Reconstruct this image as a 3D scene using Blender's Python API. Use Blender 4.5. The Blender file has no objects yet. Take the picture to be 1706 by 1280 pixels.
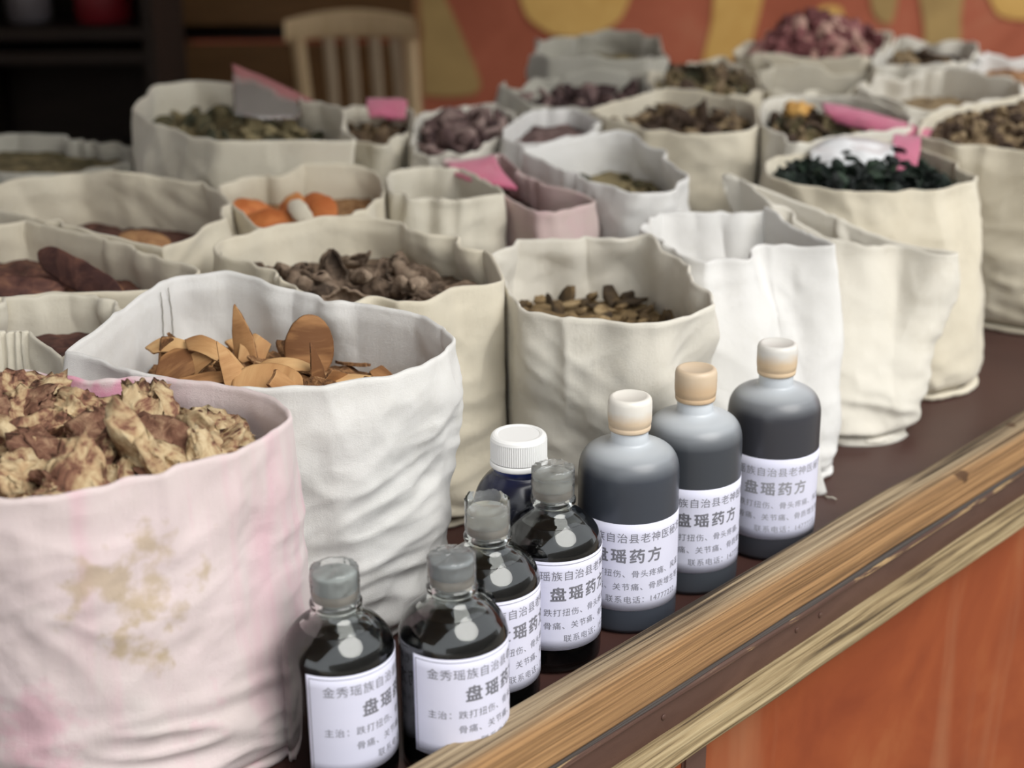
import bpy, bmesh, math, random
import numpy as np
from mathutils import Vector, Matrix, Euler
R = math.radians

# ------------------------------------------------------------------ camera
F_PX, PITCH, ROLL, CAM_H = 2560.0, 20.2, 0.5, 0.552
scene = bpy.context.scene
col = scene.collection
_p, _r = R(PITCH), R(ROLL)
_F = np.array([0, math.cos(_p), -math.sin(_p)])
_R0 = np.array([1.0, 0, 0])
_D0 = np.array([0, -math.sin(_p), -math.cos(_p)])
_RX = math.cos(_r) * _R0 + math.sin(_r) * _D0
_DX = -math.sin(_r) * _R0 + math.cos(_r) * _D0
_C = np.array([0, 0, CAM_H])
cam_d = bpy.data.cameras.new('camera')
cam = bpy.data.objects.new('camera', cam_d)
col.objects.link(cam)
cam.matrix_world = Matrix(((_RX[0], -_DX[0], -_F[0], 0), (_RX[1], -_DX[1], -_F[1], 0), (_RX[2], -_DX[2], -_F[2], CAM_H), (0, 0, 0, 1)))
cam_d.sensor_width = 36.0
cam_d.sensor_fit = 'HORIZONTAL'
cam_d.lens = F_PX / 1706 * 36
cam_d.clip_start = 0.05
cam_d.dof.use_dof = True
cam_d.dof.focus_distance = 1.05
cam_d.dof.aperture_fstop = (cam_d.lens / 1000) / 0.0104
scene.camera = cam

# ------------------------------------------------------------------ light
scene.view_settings.view_transform = 'Standard'
scene.view_settings.look = 'None'
scene.view_settings.gamma = 1
scene.view_settings.use_curve_mapping = False
scene.view_settings.exposure = 0.20
world = bpy.data.worlds.new('overcast_sky')
scene.world = world
world.use_nodes = True
wb = world.node_tree.nodes['Background']
wb.inputs[0].default_value = (0.93, 0.965, 1.0, 1)
wb.inputs[1].default_value = 1.35
sun_d = bpy.data.lights.new('hazy_sun', 'SUN')
sun = bpy.data.objects.new('hazy_sun', sun_d)
col.objects.link(sun)
sun_d.energy = 2.6
sun_d.angle = R(45)
sun_d.color = (1.0, 0.97, 0.92)
sun.rotation_euler = Vector((-0.50, 0.50, -0.85)).to_track_quat('-Z', 'Y').to_euler()


# ------------------------------------------------------------------ helpers
def stk(arrs, axis=0):
    return np.stack(np.broadcast_arrays(*arrs), axis)


def ray(x, y):
    return _F + (x - 853) / F_PX * _RX + (y - 640) / F_PX * _DX


def pick(x, y, h=0.0):
    d = ray(x, y)
    return _C + d * ((h - CAM_H) / d[2])


def at(x, y, z):
    return _C + ray(x, y) * z


def pick_plane(x, y, p0, n):
    d = ray(x, y)
    t = np.dot(np.asarray(p0) - _C, n) / np.dot(d, n)
    return _C + d * t


_rng = np.random.RandomState(7)
_perm = _rng.permutation(256)
_perm = np.concatenate([_perm, _perm, _perm])
_grad = _rng.normal(size=(256, 3))
_grad /= np.linalg.norm(_grad, axis=1)[:, None]


def noise3(p):
    p = np.asarray(p, float)
    i = np.floor(p).astype(int)
    f = p - i
    u = f * f * f * (f * (f * 6 - 15) + 10)
    out = 0
    for dx in (0, 1):
        for dy in (0, 1):
            for dz in (0, 1):
                h = _perm[_perm[_perm[(i[..., 0] + dx) & 255] + ((i[..., 1] + dy) & 255)] + ((i[..., 2] + dz) & 255)]
                g = _grad[h]
                d = f - np.array([dx, dy, dz])
                w = (u[..., 0] if dx else 1 - u[..., 0]) * (u[..., 1] if dy else 1 - u[..., 1]) * (u[..., 2] if dz else 1 - u[..., 2])
                out = out + w * (g * d).sum(-1)
    return out


def fbm(p, o=3):
    p = np.asarray(p, float)
    s, a = 0, 1.0
    for k in range(o):
        s = s + a * noise3(p * 2 ** k + k * 17.3)
        a *= 0.5
    return s


def smooth(x, a, b):
    t = np.clip((np.asarray(x, float) - a) / (b - a), 0, 1)
    return t * t * (3 - 2 * t)


def mesh_obj(name, verts, faces, mat, parent=None, smooth_shade=True, mats=None, fmat=None, loc=None):
    me = bpy.data.meshes.new(name)
    me.from_pydata([tuple(map(float, v)) for v in verts], [], faces)
    for m in (mats or [mat]):
        me.materials.append(m)
    if fmat is not None:
        me.polygons.foreach_set('material_index', fmat)
    if smooth_shade:
        me.polygons.foreach_set('use_smooth', [True] * len(me.polygons))
    me.update()
    return link_mesh(name, me, parent, loc)


def link_mesh(name, me, parent=None, loc=None):
    o = bpy.data.objects.new(name, me)
    col.objects.link(o)
    if parent is not None:
        o.parent = parent
    if loc is not None:
        o.location = loc
    return o


def tag(o, label=None, cat=None, group=None, kind=None):
    if label:
        o['label'] = label
    if cat:
        o['category'] = cat
    if group:
        o['group'] = group
    if kind:
        o['kind'] = kind
    return o


def empty(name, loc=(0, 0, 0), rz=0.0):
    o = bpy.data.objects.new(name, None)
    o.empty_display_size = 0.05
    o.location = loc
    o.rotation_euler = (0, 0, rz)
    col.objects.link(o)
    return o


def grid_faces(nu, nv, closed_u=True, off=0):
    fs = []
    for j in range(nv - 1):
        for i in range(nu if closed_u else nu - 1):
            a = off + j * nu + i
            b = off + j * nu + (i + 1) % nu
            fs.append((a, b, b + nu, a + nu))
    return fs


def lathe(profile, n=64):
    vs, fs = [], []
    for r, z in profile:
        for k in range(n):
            a = 2 * math.pi * k / n
            vs.append((r * math.cos(a), r * math.sin(a), z))
    fs = grid_faces(n, len(profile))
    if profile[0][0] > 1e-6:
        fs.append(tuple(reversed(range(n))))
    if profile[-1][0] > 1e-6:
        fs.append(tuple(range((len(profile) - 1) * n, len(profile) * n)))
    return vs, fs


def spline(pts, m):
    """open smooth profile through points (catmull-rom)"""
    p = np.array(pts, float)
    p = np.vstack([2 * p[0] - p[1], p, 2 * p[-1] - p[-2]])
    out = []
    for i in range(1, len(p) - 2):
        for k in range(m):
            t = k / m
            out.append(0.5 * ((2 * p[i]) + (p[i + 1] - p[i - 1]) * t + (2 * p[i - 1] - 5 * p[i] + 4 * p[i + 1] - p[i + 2]) * t * t + (3 * p[i] - p[i - 1] - 3 * p[i + 1] + p[i + 2]) * t ** 3))
    out.append(p[-2])
    return np.array(out)


def closed_curve(pts, n):
    """closed centripetal-like loop through pts, resampled evenly by chord in xy"""
    p = np.array(pts, float)
    k = len(p)
    dense = []
    for i in range(k):
        p0, p1, p2, p3 = p[i - 1], p[i], p[(i + 1) % k], p[(i + 2) % k]
        d1 = max(np.linalg.norm((p2 - p1)[:2]), 1e-5)
        d0 = max(np.linalg.norm((p1 - p0)[:2]), 1e-5)
        d2 = max(np.linalg.norm((p3 - p2)[:2]), 1e-5)
        m1 = d1 * ((p1 - p0) / d0 - (p2 - p0) / (d0 + d1) + (p2 - p1) / d1)
        m2 = d1 * ((p2 - p1) / d1 - (p3 - p1) / (d1 + d2) + (p3 - p2) / d2)
        m1 *= 0.75
        m2 *= 0.75
        for q in range(24):
            t = q / 24
            dense.append((2 * t ** 3 - 3 * t ** 2 + 1) * p1 + (t ** 3 - 2 * t ** 2 + t) * m1 + (-2 * t ** 3 + 3 * t ** 2) * p2 + (t ** 3 - t ** 2) * m2)
    d = np.array(dense + [dense[0]])
    s = np.concatenate([[0], np.cumsum(np.linalg.norm(np.diff(d[:, :2], axis=0), axis=1))])
    u = np.linspace(0, s[-1], n, endpoint=False)
    return stk([np.interp(u, s, d[:, c]) for c in range(3)], 1)


def tube(path, rad, n=6):
    path = [Vector(q) for q in path]
    vs, fs = [], []
    for i, q in enumerate(path):
        t = (path[min(i + 1, len(path) - 1)] - path[max(i - 1, 0)]).normalized()
        u = t.orthogonal().normalized() if i == 0 else (u - t * u.dot(t)).normalized()
        w = t.cross(u)
        for k in range(n):
            a = 2 * math.pi * k / n
            vs.append(q + (u * math.cos(a) + w * math.sin(a)) * rad)
    fs = grid_faces(n, len(path))
    fs.append(tuple(reversed(range(n))))
    fs.append(tuple(range((len(path) - 1) * n, len(path) * n)))
    return vs, fs


def box_vf(x0, x1, y0, y1, z0, z1):
    vs = [(x, y, z) for z in (z0, z1) for y in (y0, y1) for x in (x0, x1)]
    fs = [(0, 2, 3, 1), (4, 5, 7, 6), (0, 1, 5, 4), (2, 6, 7, 3), (0, 4, 6, 2), (1, 3, 7, 5)]
    return vs, fs


def rbox(name, x0, x1, y0, y1, z0, z1, mat, parent=None, bev=0.002, loc=None, rz=None):
    bm = bmesh.new()
    vs, fs = box_vf(x0, x1, y0, y1, z0, z1)
    bv = [bm.verts.new(v) for v in vs]
    for f in fs:
        bm.faces.new([bv[i] for i in f])
    if bev > 0:
        bmesh.ops.bevel(bm, geom=list(bm.edges), offset=bev, segments=2, affect='EDGES')
    bmesh.ops.recalc_face_normals(bm, faces=bm.faces)
    me = bpy.data.meshes.new(name)
    bm.to_mesh(me)
    bm.free()
    me.materials.append(mat)
    o = link_mesh(name, me, parent, loc)
    if rz is not None:
        o.rotation_euler = (0, 0, rz)
    return o


# ------------------------------------------------------------------ materials
def new_mat(name):
    m = bpy.data.materials.new(name)
    m.use_nodes = True
    nt = m.node_tree
    b = nt.nodes['Principled BSDF']
    return m, nt, b


def nd(nt, typ, **kw):
    n = nt.nodes.new(typ)
    for k, v in kw.items():
        if k.startswith('i_'):
            key = k[2:]
            n.inputs[int(key) if key.isdigit() else key].default_value = v
        else:
            setattr(n, k, v)
    return n


def ramp(nt, src, stops, interp='LINEAR'):
    r = nt.nodes.new('ShaderNodeValToRGB')
    r.color_ramp.interpolation = interp
    el = r.color_ramp.elements
    while len(el) < len(stops):
        el.new(0.5)
    for e, (pos, c) in zip(el, stops):
        e.position = pos
        e.color = (c[0], c[1], c[2], 1) if not isinstance(c, (int, float)) else (c, c, c, 1)
    nt.links.new(src, r.inputs[0])
    return r


def mixc(nt, fac, a, b, blend='MIX'):
    m = nt.nodes.new('ShaderNodeMix')
    m.data_type = 'RGBA'
    m.blend_type = blend
    for s, v in ((0, fac), (6, a), (7, b)):
        if hasattr(v, 'default_value') or hasattr(v, 'links'):
            nt.links.new(v, m.inputs[s])
        else:
            m.inputs[s].default_value = v if s == 0 else (v[0], v[1], v[2], 1)
    return m.outputs[2]


def mathn(nt, op, a, b=None, clamp=False):
    m = nt.nodes.new('ShaderNodeMath')
    m.operation = op
    m.use_clamp = clamp
    for s, v in ((0, a), (1, b)):
        if v is None:
            continue
        if isinstance(v, (int, float)):
            m.inputs[s].default_value = v
        else:
            nt.links.new(v, m.inputs[s])
    return m.outputs[0]


def coords(nt, scale=(1, 1, 1), rot=(0, 0, 0), loc=(0, 0, 0), kind='Object'):
    tc = nt.nodes.new('ShaderNodeTexCoord')
    mp = nt.nodes.new('ShaderNodeMapping')
    mp.inputs['Scale'].default_value = scale
    mp.inputs['Rotation'].default_value = rot
    mp.inputs['Location'].default_value = loc
    nt.links.new(tc.outputs[kind], mp.inputs[0])
    return mp.outputs[0]


def noise_n(nt, vec, scale, detail=4, rough=0.55, dist=0.0):
    n = nd(nt, 'ShaderNodeTexNoise')
    n.inputs['Scale'].default_value = scale
    n.inputs['Detail'].default_value = detail
    n.inputs['Roughness'].default_value = rough
    n.inputs['Distortion'].default_value = dist
    nt.links.new(vec, n.inputs['Vector'])
    return n.outputs[0]


def bump(nt, b, h, dist=0.001, strength=1.0, prev=None):
    bn = nt.nodes.new('ShaderNodeBump')
    bn.inputs['Distance'].default_value = dist
    bn.inputs['Strength'].default_value = strength
    nt.links.new(h, bn.inputs['Height'])
    if prev is not None:
        nt.links.new(prev, bn.inputs['Normal'])
    nt.links.new(bn.outputs[0], b.inputs['Normal'])
    return bn.outputs[0]


def cloth_mat(name, c1, c2, extra=None, dirt=(0.55, 0.50, 0.40)):
    m, nt, b = new_mat(name)
    oi = nd(nt, 'ShaderNodeObjectInfo')
    va = nd(nt, 'ShaderNodeVectorMath', operation='ADD')
    nt.links.new(coords(nt), va.inputs[0])
    nt.links.new(oi.outputs['Location'], va.inputs[1])
    v = va.outputs[0]
    n1 = noise_n(nt, v, 9, 4, 0.6, 0.4)
    f1 = ramp(nt, n1, [(0.35, 0.0), (0.68, 1.0)]).outputs[0]
    c = mixc(nt, f1, c1, c2)
    n2 = noise_n(nt, v, 24, 5, 0.7)
    f2 = ramp(nt, n2, [(0.54, 0.0), (0.76, 0.42)]).outputs[0]
    c = mixc(nt, f2, c, dirt)
    if extra:
        c = extra(nt, c)
    nt.links.new(c, b.inputs['Base Color'])
    b.inputs['Roughness'].default_value = 0.92
    b.inputs['Specular IOR Level'].default_value = 0.15
    b.inputs['Sheen Weight'].default_value = 0.25
    b.inputs['Sheen Roughness'].default_value = 0.6
    w = noise_n(nt, v, 38, 5, 0.5, 0.3)
    p = bump(nt, b, w, 0.004, 0.35)
    vc = nd(nt, 'ShaderNodeVectorMath', operation='MULTIPLY')
    nt.links.new(v, vc.inputs[0])
    vc.inputs[1].default_value = (1, 1, 0.14)
    p = bump(nt, b, noise_n(nt, vc.outputs[0], 110, 3, 0.5, 0.6), 0.0020, 0.24, p)
    weave = noise_n(nt, coords(nt, (1, 1, 2.2)), 900, 2, 0.6)
    bump(nt, b, weave, 0.0006, 0.55, p)
    # thin cloth lets some light through
    tr = nd(nt, 'ShaderNodeBsdfTranslucent')
    nt.links.new(c, tr.inputs[0])
    mx = nd(nt, 'ShaderNodeMixShader')
    mx.inputs[0].default_value = 0.16
    out = nt.nodes['Material Output']
    nt.links.new(b.outputs[0], mx.inputs[1])
    nt.links.new(tr.outputs[0], mx.inputs[2])
    nt.links.new(mx.outputs[0], out.inputs[0])
    return m


def pink_extra(nt, c):
    # washed-out pink dye: streaks down the cloth and one tan tea stain, all in the cloth itself
    vs = coords(nt, (1, 1, 0.10))
    n = noise_n(nt, vs, 26, 3, 0.55, 0.3)
    f = ramp(nt, n, [(0.56, 0.0), (0.70, 0.75)]).outputs[0]
    c = mixc(nt, f, c, (0.80, 0.50, 0.57))
    vb = coords(nt)
    nb = noise_n(nt, vb, 14, 3, 0.6)
    fb = ramp(nt, nb, [(0.58, 0.0), (0.74, 0.5)]).outputs[0]
    return mixc(nt, fb, c, (0.74, 0.70, 0.66))


def spot(nt, center, radius, c, colr, amount=0.8, nscale=45, thresh=0.5):
    """stain: soft ball around center (object space) broken up by noise"""
    tc = nd(nt, 'ShaderNodeTexCoord')
    vm = nd(nt, 'ShaderNodeVectorMath', operation='DISTANCE')
    nt.links.new(tc.outputs['Object'], vm.inputs[0])
    vm.inputs[1].default_value = center
    d = mathn(nt, 'DIVIDE', vm.outputs['Value'], radius)
    n = noise_n(nt, tc.outputs['Object'], nscale, 3, 0.6)
    s = mathn(nt, 'ADD', d, mathn(nt, 'MULTIPLY', mathn(nt, 'SUBTRACT', n, 0.5), 3.0))
    f = ramp(nt, s, [(0.38, amount), (0.85, 0.0)]).outputs[0]
    return mixc(nt, f, c, colr)


M = {}
M['cream'] = cloth_mat('cream_cotton', (0.77, 0.725, 0.61), (0.71, 0.66, 0.54))
M['cream_b'] = cloth_mat('cream_cotton_warm', (0.77, 0.71, 0.575), (0.69, 0.625, 0.49))
M['white'] = cloth_mat('white_cotton', (0.84, 0.83, 0.81), (0.78, 0.77, 0.74), dirt=(0.68, 0.66, 0.60))
M['offwhite'] = cloth_mat('offwhite_cotton', (0.79, 0.755, 0.67), (0.73, 0.69, 0.60))
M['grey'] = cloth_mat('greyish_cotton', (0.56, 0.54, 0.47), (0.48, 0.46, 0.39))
M['pinkish'] = cloth_mat('faded_rose_cotton', (0.66, 0.46, 0.47), (0.62, 0.52, 0.47))


def simple(name, c, rough=0.6, **kw):
    m, nt, b = new_mat(name)
    b.inputs['Base Color'].default_value = (*c, 1)
    b.inputs['Roughness'].default_value = rough
    for k, v in kw.items():
        b.inputs[k.replace('_', ' ')].default_value = v
    return m


def mottled(name, stops, scale=40, rough=0.85, bdist=0.002, stretch=(1, 1, 1), rand=0.25, dist=0.6, detail=5):
    m, nt, b = new_mat(name)
    v = coords(nt, stretch)
    oi = nd(nt, 'ShaderNodeObjectInfo')
    va = nd(nt, 'ShaderNodeVectorMath', operation='ADD')
    nt.links.new(v, va.inputs[0])
    cx = nd(nt, 'ShaderNodeCombineXYZ')
    nt.links.new(oi.outputs['Random'], cx.inputs[0])
    nt.links.new(oi.outputs['Random'], cx.inputs[2])
    nt.links.new(cx.outputs[0], va.inputs[1])
    n = noise_n(nt, va.outputs[0], scale, detail, 0.62, dist)
    nn = mathn(nt, 'ADD', n, mathn(nt, 'MULTIPLY', mathn(nt, 'SUBTRACT', oi.outputs['Random'], 0.5), rand))
    r = ramp(nt, nn, stops)
    nt.links.new(r.outputs[0], b.inputs['Base Color'])
    b.inputs['Roughness'].default_value = rough
    b.inputs['Specular IOR Level'].default_value = 0.25
    if bdist:
        bump(nt, b, n, bdist, 0.8)
    return m


M['root'] = mottled('dried_root_slice', [(0.34, (0.09, 0.045, 0.03)), (0.43, (0.24, 0.115, 0.075)), (0.50, (0.44, 0.30, 0.17)), (0.60, (0.58, 0.45, 0.27)), (0.76, (0.70, 0.58, 0.38))], 85, 0.9, 0.004, rand=0.12, dist=0.5, detail=9)
M['root_skin'] = mottled('dried_root_skin', [(0.30, (0.07, 0.03, 0.02)), (0.5, (0.20, 0.10, 0.065)), (0.7, (0.38, 0.24, 0.15))], 120, 0.95, 0.004, rand=0.1)
M['bark_in'] = mottled('bark_inner_face', [(0.24, (0.17, 0.075, 0.03)), (0.46, (0.40, 0.205, 0.085)), (0.60, (0.49, 0.275, 0.12)), (0.80, (0.60, 0.38, 0.18))], 26, 0.7, 0.0010, (0.4, 2.2, 1), 0.45, dist=0.3, detail=6)
M['bark_out'] = mottled('bark_crust', [(0.35, (0.10, 0.05, 0.025)), (0.5, (0.25, 0.125, 0.055)), (0.68, (0.46, 0.28, 0.14))], 160, 0.95, 0.003, rand=0.2)
M['curl'] = mottled('curled_root', [(0.32, (0.06, 0.042, 0.03)), (0.5, (0.17, 0.12, 0.085)), (0.70, (0.34, 0.26, 0.19))], 70, 0.85, 0.003, (1, 1, 1), 0.25)
M['slice'] = mottled('yellow_brown_slice', [(0.32, (0.05, 0.035, 0.022)), (0.48, (0.12, 0.08, 0.04)), (0.62, (0.22, 0.15, 0.075)), (0.75, (0.33, 0.24, 0.13))], 60, 0.85, 0.003, rand=0.5)
M['redbark'] = mottled('red_brown_bark', [(0.35, (0.055, 0.025, 0.022)), (0.55, (0.12, 0.055, 0.042)), (0.72, (0.24, 0.12, 0.075))], 50, 0.75, 0.002, rand=0.2)
M['tanedge'] = mottled('tan_cut_face', [(0.35, (0.25, 0.12, 0.06)), (0.65, (0.44, 0.25, 0.12))], 50, 0.8, 0.002)
M['orange'] = mottled('orange_slice', [(0.35, (0.44, 0.13, 0.04)), (0.6, (0.62, 0.23, 0.075)), (0.78, (0.70, 0.36, 0.14))], 30, 0.7, 0.001, rand=0.3)
M['olive'] = mottled('olive_herb', [(0.32, (0.05, 0.05, 0.03)), (0.5, (0.13, 0.11, 0.06)), (0.68, (0.27, 0.22, 0.12))], 45, 0.85, 0.002, rand=0.6)
M['leaf'] = mottled('dark_green_leaf', [(0.35, (0.008, 0.011, 0.010)), (0.58, (0.016, 0.025, 0.019)), (0.80, (0.045, 0.075, 0.045))], 30, 0.6, 0.002, rand=0.4)
M['brown_herb'] = mottled('brown_flower_herb', [(0.33, (0.05, 0.032, 0.022)), (0.5, (0.12, 0.08, 0.05)), (0.7, (0.26, 0.19, 0.11))], 50, 0.85, 0.002, rand=0.6)
M['pink_flower'] = mottled('pink_dried_flower', [(0.30, (0.14, 0.05, 0.05)), (0.5, (0.34, 0.14, 0.14)), (0.70, (0.52, 0.33, 0.27))], 40, 0.85, 0.002, rand=0.7)
M['yellow_herb'] = mottled('amber_petal', [(0.35, (0.48, 0.24, 0.06)), (0.7, (0.70, 0.42, 0.14))], 40, 0.8, 0.002)
M['thread'] = simple('dark_thread', (0.22, 0.20, 0.17), 0.9)
M['thread_light'] = simple('pale_thread', (0.60, 0.57, 0.48), 0.9)
M['pink_cloth'] = cloth_mat('bright_pink_cloth', (0.74, 0.20, 0.31), (0.62, 0.17, 0.30), dirt=(0.75, 0.45, 0.5))
M['plastic_sheet'] = simple('milky_plastic_film', (0.86, 0.88, 0.90), 0.25)


def wood_mat(name, stops, grain=(3.0, 60, 60), rough=0.8, bd=0.0012, front=None):
    m, nt, b = new_mat(name)
    v = coords(nt, grain)
    n = noise_n(nt, v, 1.0, 6, 0.68, 0.25)
    vf = coords(nt, (grain[0] * 2.2, grain[1] * 4.5, grain[2] * 4.5))
    n2 = noise_n(nt, vf, 1.0, 3, 0.6, 0.1)
    n = mathn(nt, 'ADD', mathn(nt, 'MULTIPLY', n, 0.55), mathn(nt, 'MULTIPLY', n2, 0.45))
    r = ramp(nt, n, stops)
    c = r.outputs[0]
    if front:
        c = front(nt, c)
    nt.links.new(c, b.inputs['Base Color'])
    b.inputs['Roughness'].default_value = rough
    b.inputs['Specular IOR Level'].default_value = 0.25
    bump(nt, b, n, bd, 0.8)
    return m


# ------------------------------------------------------------------ the counter (frame: u along the edge, w towards the customer, z up)
BZ = 0.030      # top of the raised edge batten
E0 = pick(1000, 1088, BZ)
_ea, _eb = pick(690, 1265, BZ), pick(1706, 678, BZ)
_e = (_eb - _ea)[:2]
_e /= np.linalg.norm(_e)
_n = np.array([-_e[1], _e[0]])            # into the shop
EDGE_RZ = math.atan2(_e[1], _e[0])


def uw(u, w, z=0.0):
    q = E0[:2] + _e * u - _n * w
    return (q[0], q[1], z)


def batten_paint(nt, c):
    # the front face is fresher, more orange wood than the weathered grey top
    tc = nd(nt, 'ShaderNodeTexCoord')
    sp = nd(nt, 'ShaderNodeSeparateXYZ')
    nt.links.new(tc.outputs['Object'], sp.inputs[0])
    n = noise_n(nt, coords(nt, (6, 50, 50)), 1.0, 3)
    s = mathn(nt, 'ADD', sp.outputs[1], mathn(nt, 'MULTIPLY', mathn(nt, 'SUBTRACT', n, 0.5), 0.02))
    f = ramp(nt, mathn(nt, 'MULTIPLY', s, -1.0), [(0.018, 0.0), (0.030, 1.0)]).outputs[0]
    warm = mixc(nt, 0.9, c, (1.0, 0.72, 0.46), 'MULTIPLY')
    warm = mixc(nt, 0.38, warm, (0.38, 0.215, 0.10))
    c = mixc(nt, f, c, warm)
    for px, py, w_, rad in ((1607, 790, 0.034, 0.010), (1683, 709, 0.020, 0.007)):
        q = pick_plane(px, py, np.array(uw(0, w_, 0)), np.array([_n[0], _n[1], 0.0])) if w_ > 0.03 else pick(px, py, BZ)
        u_ = float(np.dot(q[:2] - E0[:2], _e))
        c = spot(nt, (u_, -float(np.dot(E0[:2] - q[:2], _n)), q[2] + 0.80), rad, c, (0.07, 0.035, 0.018), 0.85, 60)
    return c


M['batten'] = wood_mat('weathered_pine', [(0.40, (0.035, 0.025, 0.017)), (0.455, (0.135, 0.096, 0.060)), (0.51, (0.265, 0.20, 0.125)), (0.60, (0.39, 0.305, 0.195))], (2.0, 95, 95), 0.85, 0.003, batten_paint)
M['moulding'] = wood_mat('pale_weathered_pine', [(0.40, (0.08, 0.055, 0.032)), (0.46, (0.22, 0.16, 0.085)), (0.52, (0.32, 0.245, 0.135)), (0.62, (0.42, 0.335, 0.20))], (3, 80, 80), 0.85, 0.002)
M['batten_crack'] = simple('blackened_edge', (0.05, 0.04, 0.035), 0.8)
M['brown_paint'] = mottled('brown_oil_paint', [(0.3, (0.070, 0.036, 0.028)), (0.7, (0.105, 0.056, 0.042))], 9, 0.42, 0.0008, (1, 4, 4))
M['table_paint'] = mottled('brown_tabletop_paint', [(0.3, (0.040, 0.018, 0.016)), (0.7, (0.064, 0.031, 0.026))], 6, 0.38, 0.0005)


def orange_panel():
    m, nt, b = new_mat('orange_painted_panel')
    v = coords(nt, (1.2, 1.2, 1.0))
    n = noise_n(nt, v, 5, 5, 0.6, 0.8)
    c = ramp(nt, n, [(0.3, (0.20, 0.040, 0.012)), (0.55, (0.27, 0.062, 0.018)), (0.75, (0.32, 0.098, 0.032))]).outputs[0]
    vs = coords(nt, (9, 9, 1.2), (0, R(24), 0))
    s = noise_n(nt, vs, 1.0, 4, 0.6, 0.3)
    f = ramp(nt, s, [(0.55, 0.0), (0.8, 0.5)]).outputs[0]
    c = mixc(nt, f, c, (0.40, 0.21, 0.11))
    nt.links.new(c, b.inputs['Base Color'])
    b.inputs['Roughness'].default_value = 0.7
    b.inputs['Specular IOR Level'].default_value = 0.25
    bump(nt, b, n, 0.001, 0.5)
    return m


M['orange_panel'] = orange_panel()

# floor and room shell first
TOPZ, FLOORZ = 0.0, -0.80
M['floor'] = mottled('worn_concrete', [(0.3, (0.16, 0.14, 0.12)), (0.7, (0.26, 0.235, 0.20))], 3, 0.8, 0.001)
M['shade_ceiling'] = mottled('old_timber_ceiling', [(0.3, (0.26, 0.20, 0.14)), (0.7, (0.38, 0.30, 0.22))], 4, 0.85, 0.001, (1, 6, 1))  # tone kept pale to bounce light into the shop
M['mural_red'] = mottled('mural_red_paint', [(0.32, (0.25, 0.066, 0.034)), (0.55, (0.34, 0.098, 0.054)), (0.75, (0.38, 0.15, 0.085))], 2.5, 0.8, 0.001)
M['mural_yellow'] = mottled('mural_yellow_paint', [(0.3, (0.46, 0.27, 0.075)), (0.7, (0.58, 0.37, 0.12))], 5, 0.8, 0.001)
M['mural_olive'] = mottled('mural_olive_paint', [(0.3, (0.25, 0.165, 0.065)), (0.7, (0.34, 0.23, 0.09))], 5, 0.8, 0.001)


def room_box(name, u0, u1, w0, w1, z0, z1, mat, kind='structure'):
    o = rbox(name, u0, u1, -w1, -w0, z0, z1, mat, None, 0, uw(0, 0, 0), EDGE_RZ)
    tag(o, kind=kind)
    return o


WALL_Y = 6.0
room_box('floor', -7, 12, -7.5, 7, FLOORZ - 0.1, FLOORZ, M['floor'])
wall_back = rbox('wall_back', -5, 8, WALL_Y, WALL_Y + 0.15, FLOORZ, 1.9, M['mural_red'], None, 0)
tag(wall_back, kind='structure')
room_box('wall_left', -2.6, -2.45, -5.0, -0.9, FLOORZ, 1.75, M['shade_ceiling'])
room_box('shade_ceiling', -7, 3.4, -5.2, 0.60, 1.75, 1.9, M['shade_ceiling'])  # unseen roof slab, added and sized to dim the back left

# painted shapes on the wall, a few millimetres of paint proud of it
WN = np.array([_n[0], _n[1], 0.0])
MN = np.array([0.0, 1.0, 0.0])
MP = np.array([0.0, WALL_Y, 0.0])


def mural_patch(name, pts, mat, seed):
    P3 = [pick_plane(x, y, MP, MN) for x, y in pts]
    loop = closed_curve([(q[0], q[2], 0) for q in P3], 48)
    rr = random.Random(seed)
    vs, fs = [], []
    for t in (0.001, 0.006):
        for a, z, _ in loop:
            vs.append((a, WALL_Y - t, z))
    fs = grid_faces(48, 2)
    fs.append(tuple(range(48, 96)))
    o = mesh_obj(name, vs, fs, mat, wall_back, False)
    return o


mural_patch('painted_shape', [(862, -60), (880, 30), (925, 58), (980, 60), (1030, 35), (1060, -60)], M['mural_yellow'], 1)
mural_patch('painted_shape', [(1205, -60), (1185, 40), (1172, 130), (1230, 130), (1255, 60), (1268, -60)], M['mural_yellow'], 2)
mural_patch('painted_shape', [(1535, -60), (1540, 60), (1530, 130), (1590, 130), (1600, 30), (1602, -60)], M['mural_olive'], 3)
mural_patch('painted_shape', [(1640, -40), (1665, 25), (1720, 30), (1740, -40)], M['mural_yellow'], 4)
mural_patch('painted_shape', [(1345, 40), (1370, 10), (1400, 12), (1402, 60), (1365, 80)], M['mural_yellow'], 5)
mural_patch('painted_shape', [(700, -60), (705, 60), (690, 150), (800, 150), (770, 60), (735, -20), (722, -60)], M['mural_olive'], 6)
mural_patch('painted_shape', [(1455, -30), (1460, 30), (1480, 40), (1490, -30)], M['mural_olive'], 7)

# counter
counter = empty('market_counter', uw(0, 0, FLOORZ), EDGE_RZ)
tag(counter, 'long brown painted market counter with weathered wooden edge and orange front', 'counter')
Z0 = -FLOORZ


def cpart(name, u0, u1, w0, w1, z0, z1, mat, bev=0.002):
    return rbox(name, u0, u1, -w1, -w0, z0 + Z0, z1 + Z0, mat, counter, bev)


U0, U1 = -1.3, 2.6
BW = 0.034      # batten width
cpart('tabletop', U0, U1, -1.62, -0.0005, -0.03, 0.0, M['table_paint'], 0.001)


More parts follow.
